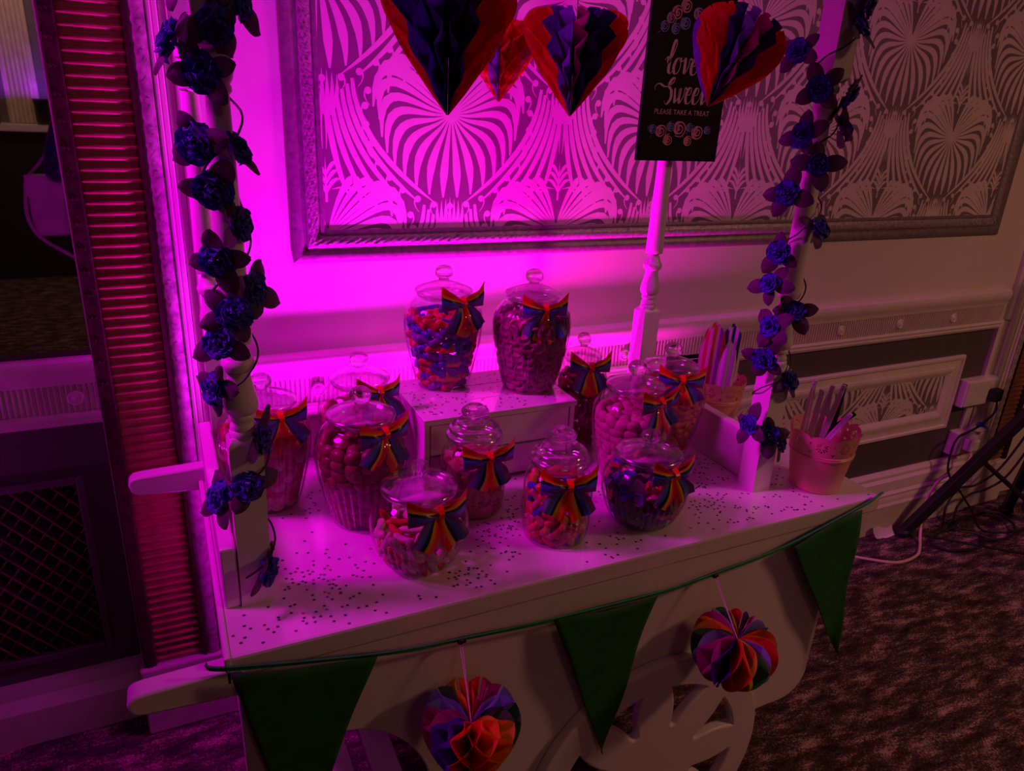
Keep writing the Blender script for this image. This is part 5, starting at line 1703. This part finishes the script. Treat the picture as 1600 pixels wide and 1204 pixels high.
for s_, S_, E_, W_ in ((-1, LS, LE, LW), (1, RS, RE, RW)):
    a = vv(S_, 0.058); b = vv(E_, 0.042); c = vv(W_, 0.027)
    pm_ = vv((W_[0] + (0.02 if s_ < 0 else -0.02), W_[1] + 0.02, W_[2] + 0.06), (0.034, 0.018))
    Ed.append((che, a)); chain([a, b, c, pm_])
    for f in range(4):
        q = Vector(V[pm_][0]) + Vector((-s_ * (0.012 + 0.004 * f), 0.012, 0.03 - 0.02 * f))
        f1 = vv(tuple(q), 0.0095); f2 = vv(tuple(q + Vector((-s_ * 0.028, 0.012, 0.006))), 0.0088); f3 = vv(tuple(q + Vector((-s_ * (0.045 - 0.004 * f), 0.002, 0.004))), 0.0078)
        Ed.append((pm_, f1)); chain([f1, f2, f3])
    th = vv((V[pm_][0][0] - s_ * 0.012, V[pm_][0][1] - 0.028, V[pm_][0][2] - 0.02), 0.0105); th2 = vv((V[pm_][0][0] - s_ * 0.038, V[pm_][0][1] - 0.030, V[pm_][0][2] - 0.008), 0.009)
    Ed.append((pm_, th)); chain([th, th2])
    h_ = vv((s_ * 0.095, 0, 0.90), 0.095); k_ = vv((s_ * 0.10, 0.015, 0.50), 0.06); an = vv((s_ * 0.105, -0.02, 0.10), 0.042); to = vv((s_ * 0.12, 0.11, 0.035), (0.042, 0.03))
    Ed.append((pel, h_)); chain([h_, k_, an, to])
skinned('body', V, Ed, SKIN)
jv = [((0, 0, 0.88), (0.19, 0.145)), ((0, 0, 1.12), (0.155, 0.12)), ((0, 0, 1.34), (0.18, 0.13)), ((0, -0.005, 1.495), (0.075, 0.075)), (LS, 0.078), (LE, 0.062), (tuple(Vector(LE).lerp(Vector(LW), 0.85)), 0.045), (RS, 0.078), (RE, 0.062), (tuple(Vector(RE).lerp(Vector(RW), 0.85)), 0.045)]
skinned('satin_top', jv, [(0, 1), (1, 2), (2, 3), (2, 4), (4, 5), (5, 6), (2, 7), (7, 8), (8, 9)], SATIN)
tv = [((0, 0, 1.02), (0.166, 0.124)), ((-0.095, 0, 0.88), 0.108), ((-0.10, 0.015, 0.50), 0.078), ((-0.105, -0.02, 0.09), 0.064), ((0.095, 0, 0.88), 0.108), ((0.10, 0.015, 0.50), 0.078), ((0.105, -0.02, 0.09), 0.064)]
skinned('trousers', tv, [(0, 1), (1, 2), (2, 3), (0, 4), (4, 5), (5, 6)], TROUS)
hm = MB().ball((0, -0.012, 1.715), 0.092, 0.100, 0.092, 16, 12)
hm.v = [(x, min(y, 0.045 if z < 1.745 else 0.09), z if z > 1.66 else 1.66 - (1.66 - z) * 1.4) for x, y, z in hm.v]
hm.build('hair', HAIR, person)
for s_ in (-1, 1):
    MB().ball((s_ * 0.031, 0.098, 1.698), 0.011, 0.008, 0.007, 8, 6).build('eye', mat('eye_white', (0.6, 0.6, 0.6), 0.3), person)
    MB().ball((s_ * 0.084, 0.015, 1.69), 0.010, 0.018, 0.028, 8, 6).build('ear', SKIN, person)
MB().ball((0, 0.105, 1.632), 0.024, 0.008, 0.006, 8, 6).build('mouth', mat('lip', (0.4, 0.12, 0.12), 0.5), person)
phone = MB().box(-0.075, 0.075, 0, 0.008, -0.037, 0.037).build('mobile_phone', BLACK, smooth=False, bevel=0.003)
phone.location = (-0.020, -0.975, 1.60)
tag(phone, 'black mobile phone held up by the person at the cart', 'phone')
bag = empty('shoulder_bag', (-0.47, -1.20, 0.97))
tag(bag, 'white shoulder bag hanging at the photographing person, seen in the mirror', 'bag')
bm_ = MB().box(-0.07, 0.07, -0.045, 0.045, 0.0, 0.27)
bm_.v = [(x * (1.0 if z > 0.1 else 1.08), y * (0.7 if z > 0.1 else 1.1), z) for x, y, z in bm_.v]
bm_.build('bag_body', mat('white_leather', (0.75, 0.7, 0.72), 0.45, bump=0.1), bag, smooth=False, bevel=0.018)
MB().grid(lambda u, v: (-0.072 + 0.144 * u, 0.047 - 0.012 * v * 0, 0.272 - 0.13 * v * (1 - 0.3 * abs(2 * u - 1))), 8, 4).build('bag_flap', MATS['white_leather'], bag)
MB().tube(catmull([(-0.065, 0, 0.26), (0.02, 0.0, 0.36), (0.12, -0.005, 0.56), (0.16, 0.0, 0.605), (0.17, -0.06, 0.55), (0.10, -0.06, 0.36), (0.065, 0, 0.26)], 6), 0.006, 6).build('bag_strap', MATS['white_leather'], bag)
MB().tube(catmull([(-0.07, 0.03, 0.24), (-0.085, 0.045, 0.10), (-0.05, 0.05, 0.0), (0.06, 0.05, -0.09), (0.12, 0.04, -0.14)], 6), 0.008, 6).build('loose_strap', MATS['white_leather'], bag)
